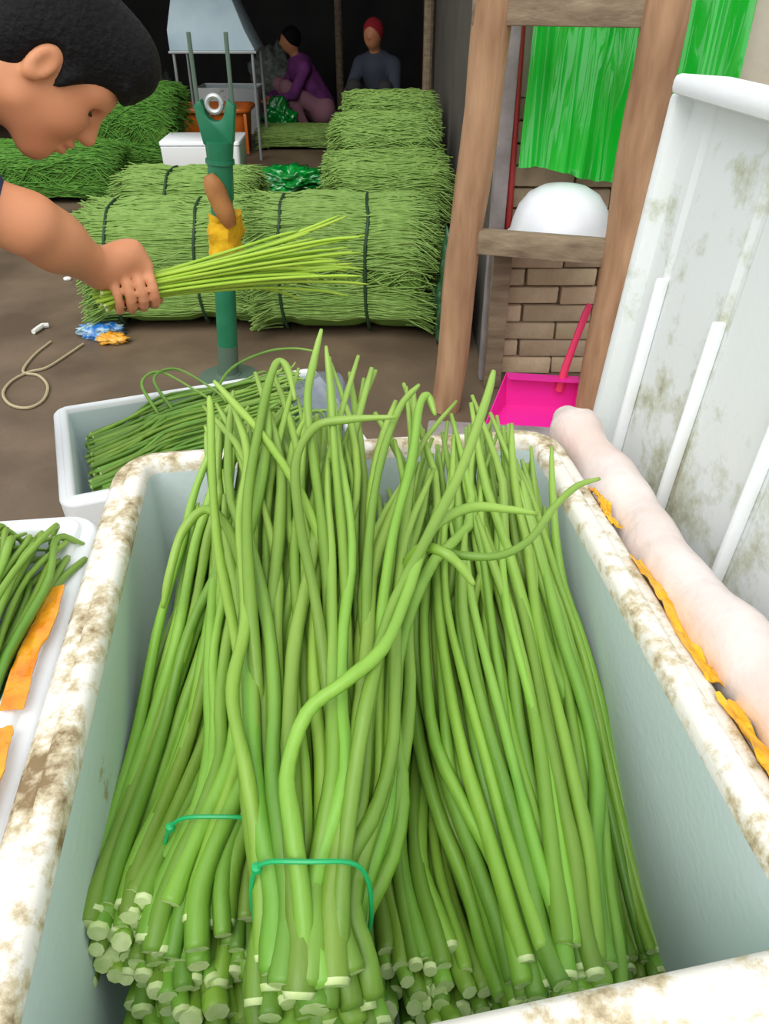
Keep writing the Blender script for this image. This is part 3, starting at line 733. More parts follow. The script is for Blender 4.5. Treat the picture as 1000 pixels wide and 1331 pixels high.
# green film, red pole, grey post, dustpan
p00 = Vector((0.505, 3.13, 0.90)); p10 = Vector((1.24, 3.10, 0.82))
sheet('plastic_sheet', 'glossy emerald green plastic sheet hanging on the wall behind the ladder', 'plastic sheet', p00, p10, Vector((0.515, 3.15, 1.95)), Vector((1.27, 3.14, 1.95)), 110, 46, 0.085, 7, 0.7, M['green_film'], 3, edge=0.05)
m = MB(); a, b = ony(661, 292, 3.19), ony(679, 28, 3.19); d = b - a; m.tube([a - Vector((a.x, a.y, 0)) * 0 - d * (a.z / d.z), b + d * 0.9], 0.014, n=10)
base = a - d * (a.z / d.z); m.v = [tuple(Vector(v) - base) for v in m.v]
o = m.build('pole', M['red']); o.location = base; tag(o, 'thin red pole leaning upright left of the green plastic sheet', 'pole')
m = MB(); m.box((0, 0, 0.325), (0.075, 0.055, 0.65)); o = m.build('wooden_post', M['wood_grey'], bevel=0.006); o.location = (0.474, 3.12, 0)
tag(o, 'short grey weathered wooden post at the brick wall corner', 'post')
dp = thing('dustpan', 'hot pink plastic dustpan with slanted handle leaning by the brick wall', 'dustpan', (0.60, 2.77, 0.0))
dz = 0.02
q = lambda px, py, y: ony(px, py, y) - Vector((0.60, 2.86, 0.0))
W0, W1 = -0.135, 0.195
m = MB()
fl_ = [(-0.20, -0.12, 0.0), (0.20, -0.12, 0.0), (0.165, 0.13, 0.012), (-0.11, 0.13, 0.012)]
tp = [(-0.20, -0.12, 0.012), (0.20, -0.12, 0.012), (0.175, 0.14, 0.15), (-0.12, 0.14, 0.15)]
def thickpoly(m, pts, nv, th):
    nv = Vector(nv).normalized() * th; n = len(pts); vs = [Vector(p) for p in pts] + [Vector(p) + nv for p in pts]
    m.add(vs, [tuple(range(n)), tuple(reversed(range(n, 2 * n)))] + [(i, (i + 1) % n, n + (i + 1) % n, n + i) for i in range(n)])
thickpoly(m, fl_, (0, 0, 1), 0.004)
thickpoly(m, [fl_[3], fl_[2], tp[2], tp[3]], (0, -1, 0), 0.004)
thickpoly(m, [fl_[0], fl_[3], tp[3], tp[0]], (1, 0, 0), 0.004)
thickpoly(m, [fl_[1], fl_[2], tp[2], tp[1]], (-1, 0, 0), 0.004)
thickpoly(m, [(-0.12, 0.14, 0.15), (0.175, 0.14, 0.15), (0.17, 0.07, 0.156), (-0.11, 0.07, 0.156)], (0, 0, 1), 0.004)
m.build('pan', M['pink'], dp, sharp=30)
m = MB(); m.tube([(0.10, 0.11, 0.10), (0.115, 0.125, 0.20), (0.14, 0.15, 0.30), (0.17, 0.18, 0.41), (0.18, 0.19, 0.44)], [0.019, 0.016, 0.014, 0.015, 0.011], n=10); m.build('handle', M['pink_h'], dp)
dp.rotation_euler = (0, 0, math.radians(-8))

# ------------------------------------------------------------------ bales of stalks
def bale(label, c, L, Wd, H, rot, n, seed, straps=(), matl='stalk_far', group='strapped stalk bales in the shed', fray=0.05, sag=0.0, curl=0.0, rad=0.0036):
    rg = np.random.default_rng(seed); n = int(n * 1.6)
    e = thing('stalk_bale', label, 'bale', c, rot, group)
    def section(x, phi, k):
        pin = np.ones_like(x)
        for s in straps: pin = pin - 0.075 * np.exp(-((x - s) / 0.05) ** 2)
        pin = pin * k
        cy, cz = np.cos(phi), np.sin(phi); ex = 0.55
        yy = np.sign(cy) * np.abs(cy) ** ex * Wd / 2 * pin
        z2 = np.sign(cz) * np.abs(cz) ** ex * H / 2 * pin
        return yy, z2
    ms = 9
    phi = rg.uniform(0, 2 * np.pi, n)
    keep = ~((phi > np.pi * 1.15) & (phi < np.pi * 1.85)); phi = phi[keep]; n = len(phi)
    k = 1 - np.abs(rg.normal(0, 0.045, n))
    x0 = -L / 2 + rg.uniform(-fray, fray * 1.2, n); x1 = L / 2 + rg.uniform(-fray * 1.6, fray, n)
    T = np.linspace(0, 1, ms)[None]
    X = x0[:, None] + (x1 - x0)[:, None] * T
    ph = phi[:, None] + rg.normal(0, 0.05, (n, 1)) * np.sin(T * rg.uniform(3, 9, (n, 1)) + rg.uniform(0, 6, (n, 1))) * 1.2 + rg.normal(0, .06 + curl, (n, 1)) * (T - .5)
    yy, z2 = section(X, ph, k[:, None] * (1 + curl * 0.5 * rg.normal(0, .1, (n, ms))))
    end = np.clip((np.abs(X) - L * 0.40) / (L * 0.12), 0, 1.3)
    z2 = z2 - end ** 2 * 0.05 * rg.uniform(-0.1, 1.0, (n, 1)) + H / 2 + rg.normal(0, 0.003, (n, ms))
    yy = yy + end ** 2 * rg.normal(0, 0.03, (n, 1))
    z2 = np.maximum(z2, rad)
    P = np.stack([X, yy, z2], -1)
    R = np.full((n, ms), rad) * rg.uniform(0.7, 1.25, (n, 1)); R[:, -1] *= 0.5; R[:, 0] *= 0.8
    Vv, F = tubes_np(P, R, 4)
    o = mesh_np('stalks', Vv, F, M[matl], e); o['kind'] = 'stuff'
    # end faces: short stalk ends poking out
    ne = n // 3
    u_ = rg.uniform(0, 2 * np.pi, ne); kk = np.sqrt(rg.uniform(0, 1, ne)) * 0.95; sg = np.where(rg.random(ne) < .5, -1, 1)
    yy, z2 = section(np.full(ne, 99.0), u_, kk); z2 = z2 + H / 2
    ln = rg.uniform(0.02, 0.09, ne)
    T5 = np.linspace(0, 1, 5)[None]
    Xe = sg[:, None] * (L / 2 - 0.10 + (0.09 + ln)[:, None] * T5)
    Ye = yy[:, None] + rg.normal(0, .02, (ne, 1)) * T5 ** 2; Ze = np.maximum(z2[:, None] - rg.uniform(0, .06, (ne, 1)) * T5 ** 2, rad)
    Vv, F = tubes_np(np.stack([Xe, Ye, Ze], -1), np.full((ne, 5), rad), 4)
    o = mesh_np('stalk_ends', Vv, F, M[matl], e); o['kind'] = 'stuff'
    # core
    m = MB(); vs = []; fs = []; nn = 28; xs = np.linspace(-L / 2 + .02, L / 2 - .03, 13)
    for x in xs:
        for i in range(nn):
            a = np.array([2 * np.pi * i / nn]); y_, z_ = section(np.array([x]), a, 0.93); vs.append((x, y_[0], max(0.002, z_[0] + H / 2)))
    for a in range(len(xs) - 1):
        for i in range(nn): j = (i + 1) % nn; fs.append((a * nn + i, a * nn + j, (a + 1) * nn + j, (a + 1) * nn + i))
    fs += [tuple(range(nn)), tuple((len(xs) - 1) * nn + i for i in range(nn))]
    m.add(vs, fs); m.build('packed_core', M['stalk_core'], e)
    for s in straps:
        m = MB(); ring = []
        for i in range(45):
            a = np.array([2 * np.pi * i / 44]); y_, z_ = section(np.array([s]), a, 1.045); ring.append((s + 0.008 * math.sin(i * .5), y_[0], max(0.004, z_[0] + H / 2)))
        m.tube(ring, 0.009, n=6, cap=False); m.build('strap', M['strap'], e)
    return e
bale('front left strapped bale of pale green stalks, behind the blue packet on the floor', (-1.06, 3.98, 0), 0.80, 0.56, 0.58, math.radians(3), 1700, 1, straps=(-0.28, 0.14))
bale('front middle strapped bale of green stalks, right of the green iron post', (-0.20, 3.90, 0), 0.82, 0.58, 0.62, math.radians(-1), 1800, 2, straps=(-0.29, 0.12))
bale('low pale bale directly behind the front left bale', (-1.10, 4.66, 0), 0.72, 0.52, 0.60, math.radians(-2), 1100, 3, straps=(-0.1,))
bale('green bale of the right-hand row, nearest to the front middle bale', (0.01, 4.74, 0), 0.64, 0.60, 0.66, math.radians(2), 1200, 4, straps=(), curl=0.25, matl='stalk_far')
bale('green bale in the middle of the right-hand row along the shed wall', (0.01, 5.48, 0), 0.62, 0.58, 0.76, math.radians(-3), 1100, 5, straps=(), curl=0.3, matl='stalk_far')
bale('farthest green bale of the right-hand row along the shed wall', (0.04, 6.26, 0), 0.60, 0.64, 0.80, math.radians(3), 1000, 6, straps=(), curl=0.3, matl='stalk_far')
bale('deep green curly stalk heap at the back left, in front of the taller bale', (-2.66, 6.68, 0), 0.95, 0.6, 0.40, math.radians(4), 1200, 7, curl=0.7, matl='stalk_far_deep', fray=0.12)
bale('tall deep green bale at the back left beside the white foam box', (-2.29, 7.52, 0), 0.95, 0.6, 0.72, math.radians(-3), 1200, 8, curl=0.6, matl='stalk_far_deep', fray=0.08)
bale('small flat stalk heap far back before the person in purple', (-0.88, 8.9, 0), 0.82, 0.5, 0.20, 0, 500, 9, curl=0.3)

# ------------------------------------------------------------------ green iron post
pb, pt = Vector((-0.705, 3.2, 0)), ony(285, 180, 3.2)
ps = thing('iron_post', 'dark green iron post with forked head and yellow cloth between the front bales', 'post', pb)
ax = (pt - pb); 
def pp(z): return ax * (z / ax.z)
m = MB(); m.lathe([(0.13, 0), (0.13, 0.012), (0.06, 0.02), (0.055, 0.03)], 28); m.build('base_plate', M['green_grey'], ps)
m = MB(); m.tube([pp(0.02), pp(0.16)], 0.046, n=20); m.build('shaft_foot', M['green_grey'], ps)  # lower shaft coloured paler, a reflection put into its paint
m = MB(); m.tube([pp(0.15), pp(0.78)], 0.044, n=20); m.build('shaft', M['green_paint'], ps)
m = MB(); m.tube([pp(0.77), pp(0.90)], 0.049, n=20); m.tube([pp(0.90), pp(0.915)], 0.056, n=20); m.tube([pp(0.915), pp(0.98)], [0.05, 0.055], n=20); m.build('collar', M['green_paint'], ps)
# forked head: thick plate with a U notch
m = MB(); zc = 0.97; out = []
cx = pp(1.02)
fr = [(-0.055, 0.0), (0.055, 0.0), (0.076, 0.13), (0.05, 0.15)]
nt = [(0.038 * math.cos(a), 0.125 + 0.038 * math.sin(a) * 1.3) for a in [0 - math.pi * i / 10 for i in range(11)]]
poly = fr + nt + [(-0.05, 0.15), (-0.076, 0.13)]
c0 = pp(zc); n = len(poly)
vs = [c0 + Vector((x, -0.03, z)) for x, z in poly] + [c0 + Vector((x, 0.03, z)) for x, z in poly]
m.add(vs, [tuple(range(n)), tuple(reversed(range(n, 2 * n)))] + [(i, (i + 1) % n, n + (i + 1) % n, n + i) for i in range(n)])
m.build('forked_head', M['green_paint'], ps, bevel=0.004)
c1 = c0 + Vector((0, -0.0, 0.135))
m = MB(); m.tube([c1 + Vector((0.027 * math.cos(a), -0.015, 0.027 * math.sin(a))) for a in [2 * math.pi * i / 24 for i in range(25)]], 0.010, n=8, cap=False); m.build('pulley_ring', M['steel'], ps)
for s in (-1, 1):
    m = MB(); m.tube([c0 + Vector((s * 0.064, 0, 0.12)), c0 + Vector((s * 0.066, 0.0, 0.36))], 0.008, n=8); m.build('prong', M['green_grey'], ps)
m = MB(); ring = []
vs = []; fs = []; nn = 22
for k in range(9):
    z = 0.54 + 0.17 * k / 8
    for i in range(nn):
        a = 2 * math.pi * i / nn; r = 0.058 + 0.016 * noise.noise(Vector((math.cos(a) * 2, math.sin(a) * 2, k * .5))) + (0.018 if math.cos(a) > 0.3 else 0)
        vs.append(pp(z) + Vector((r * math.cos(a), r * math.sin(a), 0.02 * noise.noise(Vector((a, k, 3))))))
for k in range(8):
    for i in range(nn): j = (i + 1) % nn; fs.append((k * nn + i, k * nn + j, (k + 1) * nn + j, (k + 1) * nn + i))
fs += [tuple(range(nn)), tuple(8 * nn + i for i in range(nn))]
m.add(vs, fs); m.build('yellow_cloth', M['yellow_cloth'], ps)
m = MB(); a_, b_ = pp(0.68) + Vector((0.045, -0.06, 0)), pp(0.87) + Vector((-0.035, -0.06, 0)); m.tube([a_.lerp(b_, i / 8) for i in range(9)], [0.022, 0.032, 0.038, 0.04, 0.04, 0.041, 0.04, 0.034, 0.02], n=12); m.build('wooden_handle', M['brown_wood'], ps)

# ------------------------------------------------------------------ things at the back of the shed
wb = foam_box('foam_box', 'white foam box standing behind the green iron post', (-1.50, 7.0, 0), 0.02, 0.64, 0.44, 0.36, 0.03, 0.36, r=0.03, rim_m='foam_clean')
m = MB(); sweep(m, 0.325, 0.225, 0.03, [(0, 0.362), (0, 0.385), (0.006, 0.391)], cap0=True, cap1=True); m.build('lid', M['foam_clean'], wb, sharp=50)
tubx = ony(283, 180, 8.6)
ot = thing('plastic_tub', 'orange plastic tub with wide rim in the dim back of the shed', 'tub', (tubx.x, 8.6, 0))
m = MB()
sweep(m, 0.36, 0.25, 0.10, [(0.06, 0.0), (0.05, 0.01), (0.012, 0.40)], cap0=True); sweep(m, 0.36, 0.25, 0.10, [(0.018, 0.40), (0.06, 0.02)], cap1=True); m.build('body', M['orange_tub'], ot, sharp=50)
m = MB(); sweep(m, 0.36, 0.25, 0.10, [(0.02, 0.385), (-0.025, 0.39), (-0.03, 0.41), (-0.02, 0.425), (0.02, 0.425)], close=True); m.build('rim', M['orange_tub'], ot, sharp=50)
for s in (-0.34, 0, 0.34):
    m = MB(); m.box((s, -0.262 if s == 0 else -0.25, 0.2), (0.03, 0.02, 0.36)); m.build('rib', M['orange_tub'], ot, bevel=0.004)
wbx = ony(318, 165, 9.6)
wb2 = foam_box('foam_box', 'grey-white foam box far back behind the orange tub', (wbx.x - 0.17, 9.9, 0), -0.03, 0.72, 0.5, 0.46, 0.03, 0.46, r=0.03, rim_m='foam_clean')
hd = ony(276, 66, 8.15)
hood = thing('metal_hood', 'pale tapered metal hood on thin posts above the orange tub', 'hood', (hd.x, 8.45, 0))
m = MB(); z0, z1 = hd.z, hd.z + 0.62
lo = [(-0.39, -0.3, z0), (0.39, -0.3, z0), (0.39, 0.3, z0), (-0.39, 0.3, z0)]; hi = [(-0.30, -0.10, z1), (0.10, -0.10, z1), (0.10, 0.2, z1), (-0.30, 0.2, z1)]
md = [(-0.39, -0.3, z0 + .16), (0.30, -0.255, z0 + .16), (0.31, 0.28, z0 + .16), (-0.385, 0.28, z0 + .16)]
vs = lo + md + hi; fs = []
for k in (0, 4):
    for i in range(4): j = (i + 1) % 4; fs.append((k + i, k + j, k + 4 + j, k + 4 + i))
fs += [(0, 3, 2, 1), (8, 9, 10, 11)]
m.add(vs, fs); m.build('hood_shell', M['white_paint'], hood, bevel=0.008)
m = MB(); m.box((0, 0, z0 - 0.012), (0.80, 0.62, 0.022)); m.build('lower_edge', M['steel'], hood, bevel=0.004)
for (sx, sy) in ((-0.36, -0.28), (0.36, -0.28), (0.36, 0.28), (-0.36, 0.28)):
    m = MB(); m.tube([(sx, sy, 0), (sx, sy, z0 - 0.02)], 0.014, n=8); m.build('support_post', M['steel'], hood)
lump('plastic_bag', 'crumpled glossy green plastic bag behind the front middle bale', 'plastic bag', (-0.78, 6.9, 0), (0.68, 0.5, 0.22), M['green_bag'], 2, amp=0.45, freq=2.4, sub=5)
lump('plastic_bag', 'tall green plastic bag beside the person in purple', 'plastic bag', (-1.12, 9.15, 0), (0.36, 0.32, 0.50), M['green_bag'], 5, amp=0.4, freq=1.9, sub=5)
lump('plastic_bag', 'dark clear plastic bag between the front middle bale and the ladder', 'plastic bag', (0.325, 3.62, 0), (0.18, 0.34, 0.62), M['dark_bag'], 9, amp=0.3, freq=1.6, sub=5)
lump('sack', 'grey woven sack slumped in the dark left of the metal hood', 'sack', (-2.55, 9.4, 0), (0.5, 0.5, 1.1), M['sack'], 12, amp=0.25)
lump('sack', 'low grey sack in the dark right of the metal hood', 'sack', (-1.35, 10.8, 0), (0.6, 0.5, 0.95), M['sack'], 13, amp=0.25)
for (px, y, lab) in ((440, 10.6, 'dim timber post at the back of the shed behind the person in purple'), (538, 8.0, 'dim timber post against the right shed wall')):
    a = ony(px, 30, y); m = MB(); m.tube([(0, 0, 0), (0, 0, 3.0)], 0.045, n=10); o = m.build('shed_post', M['wood_grey']); o.location = (a.x if px < 500 else 0.39, y, 0); tag(o, lab, 'post', 'shed posts')

# litter on the floor
c = onz(136, 438, 0.0)
pk = thing('snack_packet', 'crumpled blue and orange packet on the floor by the front left bale', 'packet', c)
lump('blue_half', None, None, (-0.02, 0.02, 0), (0.22, 0.14, 0.08), M['blue_packet'], 21, amp=0.45, freq=2.5, parent=pk)
lump('orange_half', None, None, (0.06, -0.07, 0), (0.16, 0.10, 0.06), M['orange_packet'], 22, amp=0.4, freq=2.5, parent=pk)
c = onz(52, 430, 0.0); m = MB(); m.tube([(-.012, -.05, .014), (0, 0, .016), (.006, .03, .016), (.03, .045, .013)], [0.012, 0.014, 0.014, 0.012], n=8); o = m.build('paper_scrap', M['paper']); o.location = c; tag(o, 'small white rolled paper scrap on the floor above the twine loop', 'scrap')
lump('paper_scrap', 'tiny white scrap on the floor left of the front left bale', 'scrap', onz(88, 364, 0), (0.05, 0.04, 0.025), M['paper'], 31, sub=3)
pts = [onz(x, y, 0.008) for x, y in ((108, 447), (86, 462), (60, 478), (36, 484), (14, 496), (4, 512), (14, 526), (36, 530), (56, 520), (62, 502), (50, 488), (30, 483), (44, 462), (66, 444))]
C = catmull(pts, 70); base = Vector(tuple(pts[0])); m = MB(); m.tube([Vector(tuple(q)) - base for q in C], 0.0065, n=6); o = m.build('twine', M['cord']); o.location = base; tag(o, 'looped piece of straw-coloured twine on the floor', 'twine')

# ------------------------------------------------------------------ people: signed-distance bodies meshed as one surface
def surface_nets(prims, vox, pad=0.03):
    """prims: (kind, data, k[, op]) -> verts, quads ; smooth union, op 'sub' carves"""
    bbs = []
    for pr in prims:
        if pr[0] == 'cap':
            a, b, ra, rb = pr[1]; r = max(ra, rb); a = np.array(tuple(a)); b = np.array(tuple(b))
            bbs.append((np.minimum(a, b) - r, np.maximum(a, b) + r))
        else:
            c, R, rad = pr[1]; r = max(rad); c = np.array(tuple(c)); bbs.append((c - r, c + r))
    lo = np.min([b[0] for b in bbs], 0) - pad; hi = np.max([b[1] for b in bbs], 0) + pad
    dims = np.ceil((hi - lo) / vox).astype(int) + 1
    f = np.full(dims, 0.06, np.float32)
    for pr, (b0, b1) in zip(prims, bbs):
        k = pr[2]; op = pr[3] if len(pr) > 3 else 'add'
        i0 = np.maximum(0, np.floor((b0 - 0.06 - k - lo) / vox).astype(int)); i1 = np.minimum(dims, np.ceil((b1 + 0.06 + k - lo) / vox).astype(int) + 1)
        X = (lo[0] + np.arange(i0[0], i1[0]) * vox)[:, None, None]; Y = (lo[1] + np.arange(i0[1], i1[1]) * vox)[None, :, None]; Z = (lo[2] + np.arange(i0[2], i1[2]) * vox)[None, None, :]
        if pr[0] == 'cap':
            a, b, ra, rb = pr[1]; a = np.array(tuple(a)); b = np.array(tuple(b)); ab = b - a; L2 = (ab ** 2).sum() + 1e-12
            t = np.clip(((X - a[0]) * ab[0] + (Y - a[1]) * ab[1] + (Z - a[2]) * ab[2]) / L2, 0, 1)
            d = np.sqrt((X - a[0] - t * ab[0]) ** 2 + (Y - a[1] - t * ab[1]) ** 2 + (Z - a[2] - t * ab[2]) ** 2) - (ra + (rb - ra) * t)
        else:
            c, R, rad = pr[1]; c = np.array(tuple(c))
            q = [((X - c[0]) * R[i][0] + (Y - c[1]) * R[i][1] + (Z - c[2]) * R[i][2]) / rad[i] for i in range(3)]
            k0 = np.sqrt(q[0] ** 2 + q[1] ** 2 + q[2] ** 2)
            k1 = np.sqrt((q[0] / rad[0]) ** 2 + (q[1] / rad[1]) ** 2 + (q[2] / rad[2]) ** 2) + 1e-9
            d = k0 * (k0 - 1) / k1
        sl = tuple(slice(i0[i], i1[i]) for i in range(3)); g = f[sl]
        if op == 'add':
            h = np.clip(0.5 + 0.5 * (g - d) / max(k, 1e-6), 0, 1); f[sl] = g * (1 - h) + d * h - k * h * (1 - h)
        else:
            h = np.clip(0.5 - 0.5 * (g + d) / max(k, 1e-6), 0, 1); f[sl] = g * (1 - h) - d * h + k * h * (1 - h)
    return nets(f, lo, vox)
def nets(f, lo, vox):
    ins = f < 0
    nx, ny, nz = f.shape
    cs = sum(ins[a:nx - 1 + a, b:ny - 1 + b, c:nz - 1 + c].astype(np.int8) for a in (0, 1) for b in (0, 1) for c in (0, 1))
    act = (cs > 0) & (cs < 8)
    I = np.argwhere(act); idx = np.full(act.shape, -1, np.int32); idx[act] = np.arange(len(I))
    acc = np.zeros((len(I), 3)); cnt = np.zeros(len(I))
    for ax_ in range(3):
        for o1 in (0, 1):
            for o2 in (0, 1):
                off = [0, 0, 0]; oth = [i for i in range(3) if i != ax_]; off[oth[0]] = o1; off[oth[1]] = o2
                A = I + off; B = A.copy(); B[:, ax_] += 1
                fa = f[A[:, 0], A[:, 1], A[:, 2]]; fb = f[B[:, 0], B[:, 1], B[:, 2]]
                mk = (fa < 0) != (fb < 0); t = np.where(mk, fa / (fa - fb + 1e-12), 0)
                P = A.astype(float); P[:, ax_] += t
                acc[mk] += P[mk]; cnt[mk] += 1
    Vv = lo + vox * acc / cnt[:, None]
    quads = []
    for ax_ in range(3):
        o1, o2 = [(1, 2), (2, 0), (0, 1)][ax_]
        s0 = [slice(None)] * 3; s1 = [slice(None)] * 3; s0[ax_] = slice(0, -1); s1[ax_] = slice(1, None)
        a = ins[tuple(s0)]; b = ins[tuple(s1)]
        E = np.argwhere(a != b)
        E = E[(E[:, o1] > 0) & (E[:, o2] > 0) & (E[:, o1] < f.shape[o1] - 1) & (E[:, o2] < f.shape[o2] - 1)]
        flip = a[E[:, 0], E[:, 1], E[:, 2]]
        def at(d1, d2):
            Q = E.copy(); Q[:, o1] -= d1; Q[:, o2] -= d2; return idx[Q[:, 0], Q[:, 1], Q[:, 2]]
        q = np.stack([at(1, 1), at(0, 1), at(0, 0), at(1, 0)], 1)
        q[~flip] = q[~flip][:, ::-1]; quads.append(q)
    return Vv, np.vstack(quads)
I3 = np.eye(3)
def cap(a, b, ra, rb, k=0.02, op='add'): return ('cap', (a, b, ra, rb), k, op)
def ell(c, rad, R=I3, k=0.02, op='add'): return ('ell', (c, R, rad), k, op)
def body_mesh(name, prims, vox, org, matl, parent, smooth_it=2):
    Vv, F = surface_nets(prims, vox)
    o = mesh_np(name, Vv - np.array(tuple(org)), F, matl, parent)
    if smooth_it:
        bm = bmesh.new(); bm.from_mesh(o.data)
        for _ in range(smooth_it): bmesh.ops.smooth_vert(bm, verts=bm.verts, factor=0.4, use_axis_x=True, use_axis_y=True, use_axis_z=True)
        bm.to_mesh(o.data); bm.free()
    return o

# --- man bending in from the left
org = Vector((-1.15, 1.22, 0))
man = thing('person', 'dark-haired person in dark blue shirt bending in from the left, holding out green stalks', 'person', org)
Hc = ond(66, 84, 1.13)                       # head centre
camU = Vector((0, SN, CS)); camF = Vector((0, CS, -SN)); camR = Vector((1, 0, 0))
sight = (Hc - Vector((0, 0, CAMZ))).normalized(); sU = (camU - sight * camU.dot(sight)).normalized(); sR = sight.cross(sU)
hU = (sR * 0.70 + sU * 0.714).normalized()
hS = sight + sU * 0.10; hS = (hS - hU * hS.dot(hU)).normalized()
hF = hS.cross(hU).normalized()
HS = 0.94
def hp(f, u, s=0.0): return Hc + (hF * f + hU * u + hS * s) * HS
HR = np.array([tuple(hF), tuple(hU), tuple(hS)])
sh = Vector((-0.74, 1.23, 1.33)); shR = Vector((-0.71, 1.06, 1.325)); shL = Vector((-0.76, 1.41, 1.31))
pel = Vector((-1.13, 1.21, 0.95))
elR, wrR = ond(38, 292, 1.10), ond(132, 352, 1.25)
hand = ond(172, 376, 1.29)
ha, hb = ond(120, 384, 1.27), ond(440, 322, 1.42)
A = (hb - ha).normalized()                   # axis of the held stalks
head = [
    ell(hp(-0.012, 0.032), (0.098 * HS, 0.088 * HS, 0.074 * HS), HR, 0.02),
    ell(hp(0.030, -0.040), (0.064 * HS, 0.074 * HS, 0.060 * HS), HR, 0.03),
    ell(hp(0.064, 0.028), (0.030 * HS, 0.030 * HS, 0.052 * HS), HR, 0.03),
    cap(hp(0.066, -0.100, -0.008), hp(0.066, -0.100, 0.008), 0.018, 0.018, 0.025),
    cap(hp(0.0, -0.072, 0.048), hp(0.058, -0.098, 0.014), 0.016, 0.014, 0.03), cap(hp(0.0, -0.072, -0.048), hp(0.058, -0.098, -0.014), 0.016, 0.014, 0.03),
    cap(hp(0.086, 0.014), hp(0.108, -0.030), 0.007, 0.0125, 0.014),
    ell(hp(0.098, -0.034, 0.012), (0.010, 0.008, 0.008), HR, 0.008), ell(hp(0.098, -0.034, -0.012), (0.010, 0.008, 0.008), HR, 0.008),
    ell(hp(0.058, -0.028, 0.034), (0.026, 0.024, 0.018), HR, 0.02), ell(hp(0.058, -0.028, -0.034), (0.026, 0.024, 0.018), HR, 0.02),
    ell(hp(0.082, 0.004, 0.031), (0.009, 0.008, 0.013), HR, 0.012, 'sub'), ell(hp(0.082, 0.004, -0.031), (0.009, 0.008, 0.013), HR, 0.012, 'sub'),
    ell(hp(0.092, -0.058), (0.014, 0.0075, 0.022), HR, 0.006), ell(hp(0.089, -0.074), (0.014, 0.008, 0.020), HR, 0.006),
    cap(hp(0.104, -0.066, -0.024), hp(0.104, -0.066, 0.024), 0.0045, 0.0045, 0.003, 'sub'),
]
for s in (-1, 1):
    head += [ell(hp(-0.014, -0.008, s * 0.074), (0.018, 0.030, 0.010), HR, 0.008), ell(hp(-0.010, -0.004, s * 0.085), (0.010, 0.019, 0.008), HR, 0.006, 'sub')]
nk0 = hp(-0.035, -0.055); nk1 = sh + Vector((0.03, 0, 0.01))
torso = [cap(nk0, nk1, 0.054, 0.062, 0.03),
         cap(shR + Vector((0, .03, 0)), shL - Vector((0, .03, 0)), 0.072, 0.072, 0.05),
         cap(sh + Vector((-.06, 0, -.05)), pel + Vector((.10, 0, .14)), 0.125, 0.115, 0.06), cap(sh + Vector((-.08, -.07, -.08)), pel + Vector((.1, -.05, .1)), 0.09, 0.09, 0.05), cap(sh + Vector((-.08, .07, -.08)), pel + Vector((.1, .05, .1)), 0.09, 0.09, 0.05),
         cap(pel + Vector((0, -.08, 0)), pel + Vector((0, .08, 0)), 0.115, 0.115, 0.05)]
elL, wrL = Vector((-0.80, 1.50, 1.05)), Vector((-0.80, 1.36, 0.84))
arms = [cap(shR, elR, 0.052, 0.042, 0.03), cap(elR, elR.lerp(wrR, 0.35), 0.041, 0.041, 0.02), cap(elR.lerp(wrR, 0.3), wrR, 0.042, 0.027, 0.02),
        cap(shL, elL, 0.052, 0.040, 0.03), cap(elL, wrL, 0.040, 0.026, 0.02)]
legs = []; knees = []; feet = []
for s in (-1, 1):
    h_ = pel + Vector((0, s * 0.09, -0.02)); kn = Vector((pel.x + 0.07, h_.y + s * 0.03, 0.50)); an = Vector((pel.x - 0.03, kn.y + s * 0.02, 0.085))
    legs += [cap(h_, kn, 0.088, 0.058, 0.03), cap(kn, kn.lerp(an, 0.35), 0.056, 0.056, 0.02), cap(kn.lerp(an, 0.3), an, 0.057, 0.038, 0.02)]
    feet.append((an, an + Vector((0.15, s * 0.02, -0.045))))
def fist(hc, wr, A, rad, side):
    """palm behind the held bundle, four fingers curling round it, thumb closing from the other side"""
    out = []
    A = A.normalized(); W = (wr - hc); W = (W - A * W.dot(A)).normalized(); N_ = A.cross(W) * side
    pc = hc + W * (rad + 0.012)
    out += [cap(wr, pc + A * 0.0 + W * 0.02, 0.026, 0.026, 0.02)]
    for i in range(4): out.append(cap(pc + W * 0.03 + A * (i - 1.5) * 0.012, pc + A * (i - 1.5) * 0.019 + N_ * 0.008, 0.013, 0.0125, 0.012))
    rr = (0.0088, 0.0092, 0.009, 0.0078); span = (215, 225, 215, 195)
    for i in range(4):
        base_ = hc + A * (1.5 - i) * 0.0195; R_ = rad + rr[i] * 0.85; prev = None; segs = 9
        for q_ in range(segs + 1):
            a = math.radians(8 + (span[i] - 8) * q_ / segs)
            p = base_ + (W * math.cos(a) + N_ * math.sin(a)) * R_
            if prev is not None: out.append(cap(prev, p, rr[i] * (1 - .02 * q_), rr[i] * (1 - .02 * (q_ + 1)), 0.003))
            prev = p
    prev = None
    for q_ in range(6):
        a = math.radians(-12 - 150 * q_ / 5)
        p = hc + A * (0.030 + 0.012 * q_ / 5) + (W * math.cos(a) + N_ * math.sin(a)) * (rad + 0.0095)
        if prev is not None: out.append(cap(prev, p, 0.0115 - .0006 * q_, 0.011 - .0006 * q_, 0.004))
        else: out.append(cap(pc + W * 0.025 + A * 0.012, p, 0.015, 0.012, 0.01))
        prev = p
    return out
BR = 0.024
handp = fist(hand, wrR, A, BR, 1)
hl = wrL + (wrL - elL).normalized() * 0.075
dL = (wrL - elL).normalized(); sL = Vector((1, 0, 0)); sL = (sL - dL * sL.dot(dL)).normalized(); tL = dL.cross(sL)
handL = [cap(wrL, wrL + dL * 0.05, 0.026, 0.032, 0.02)]
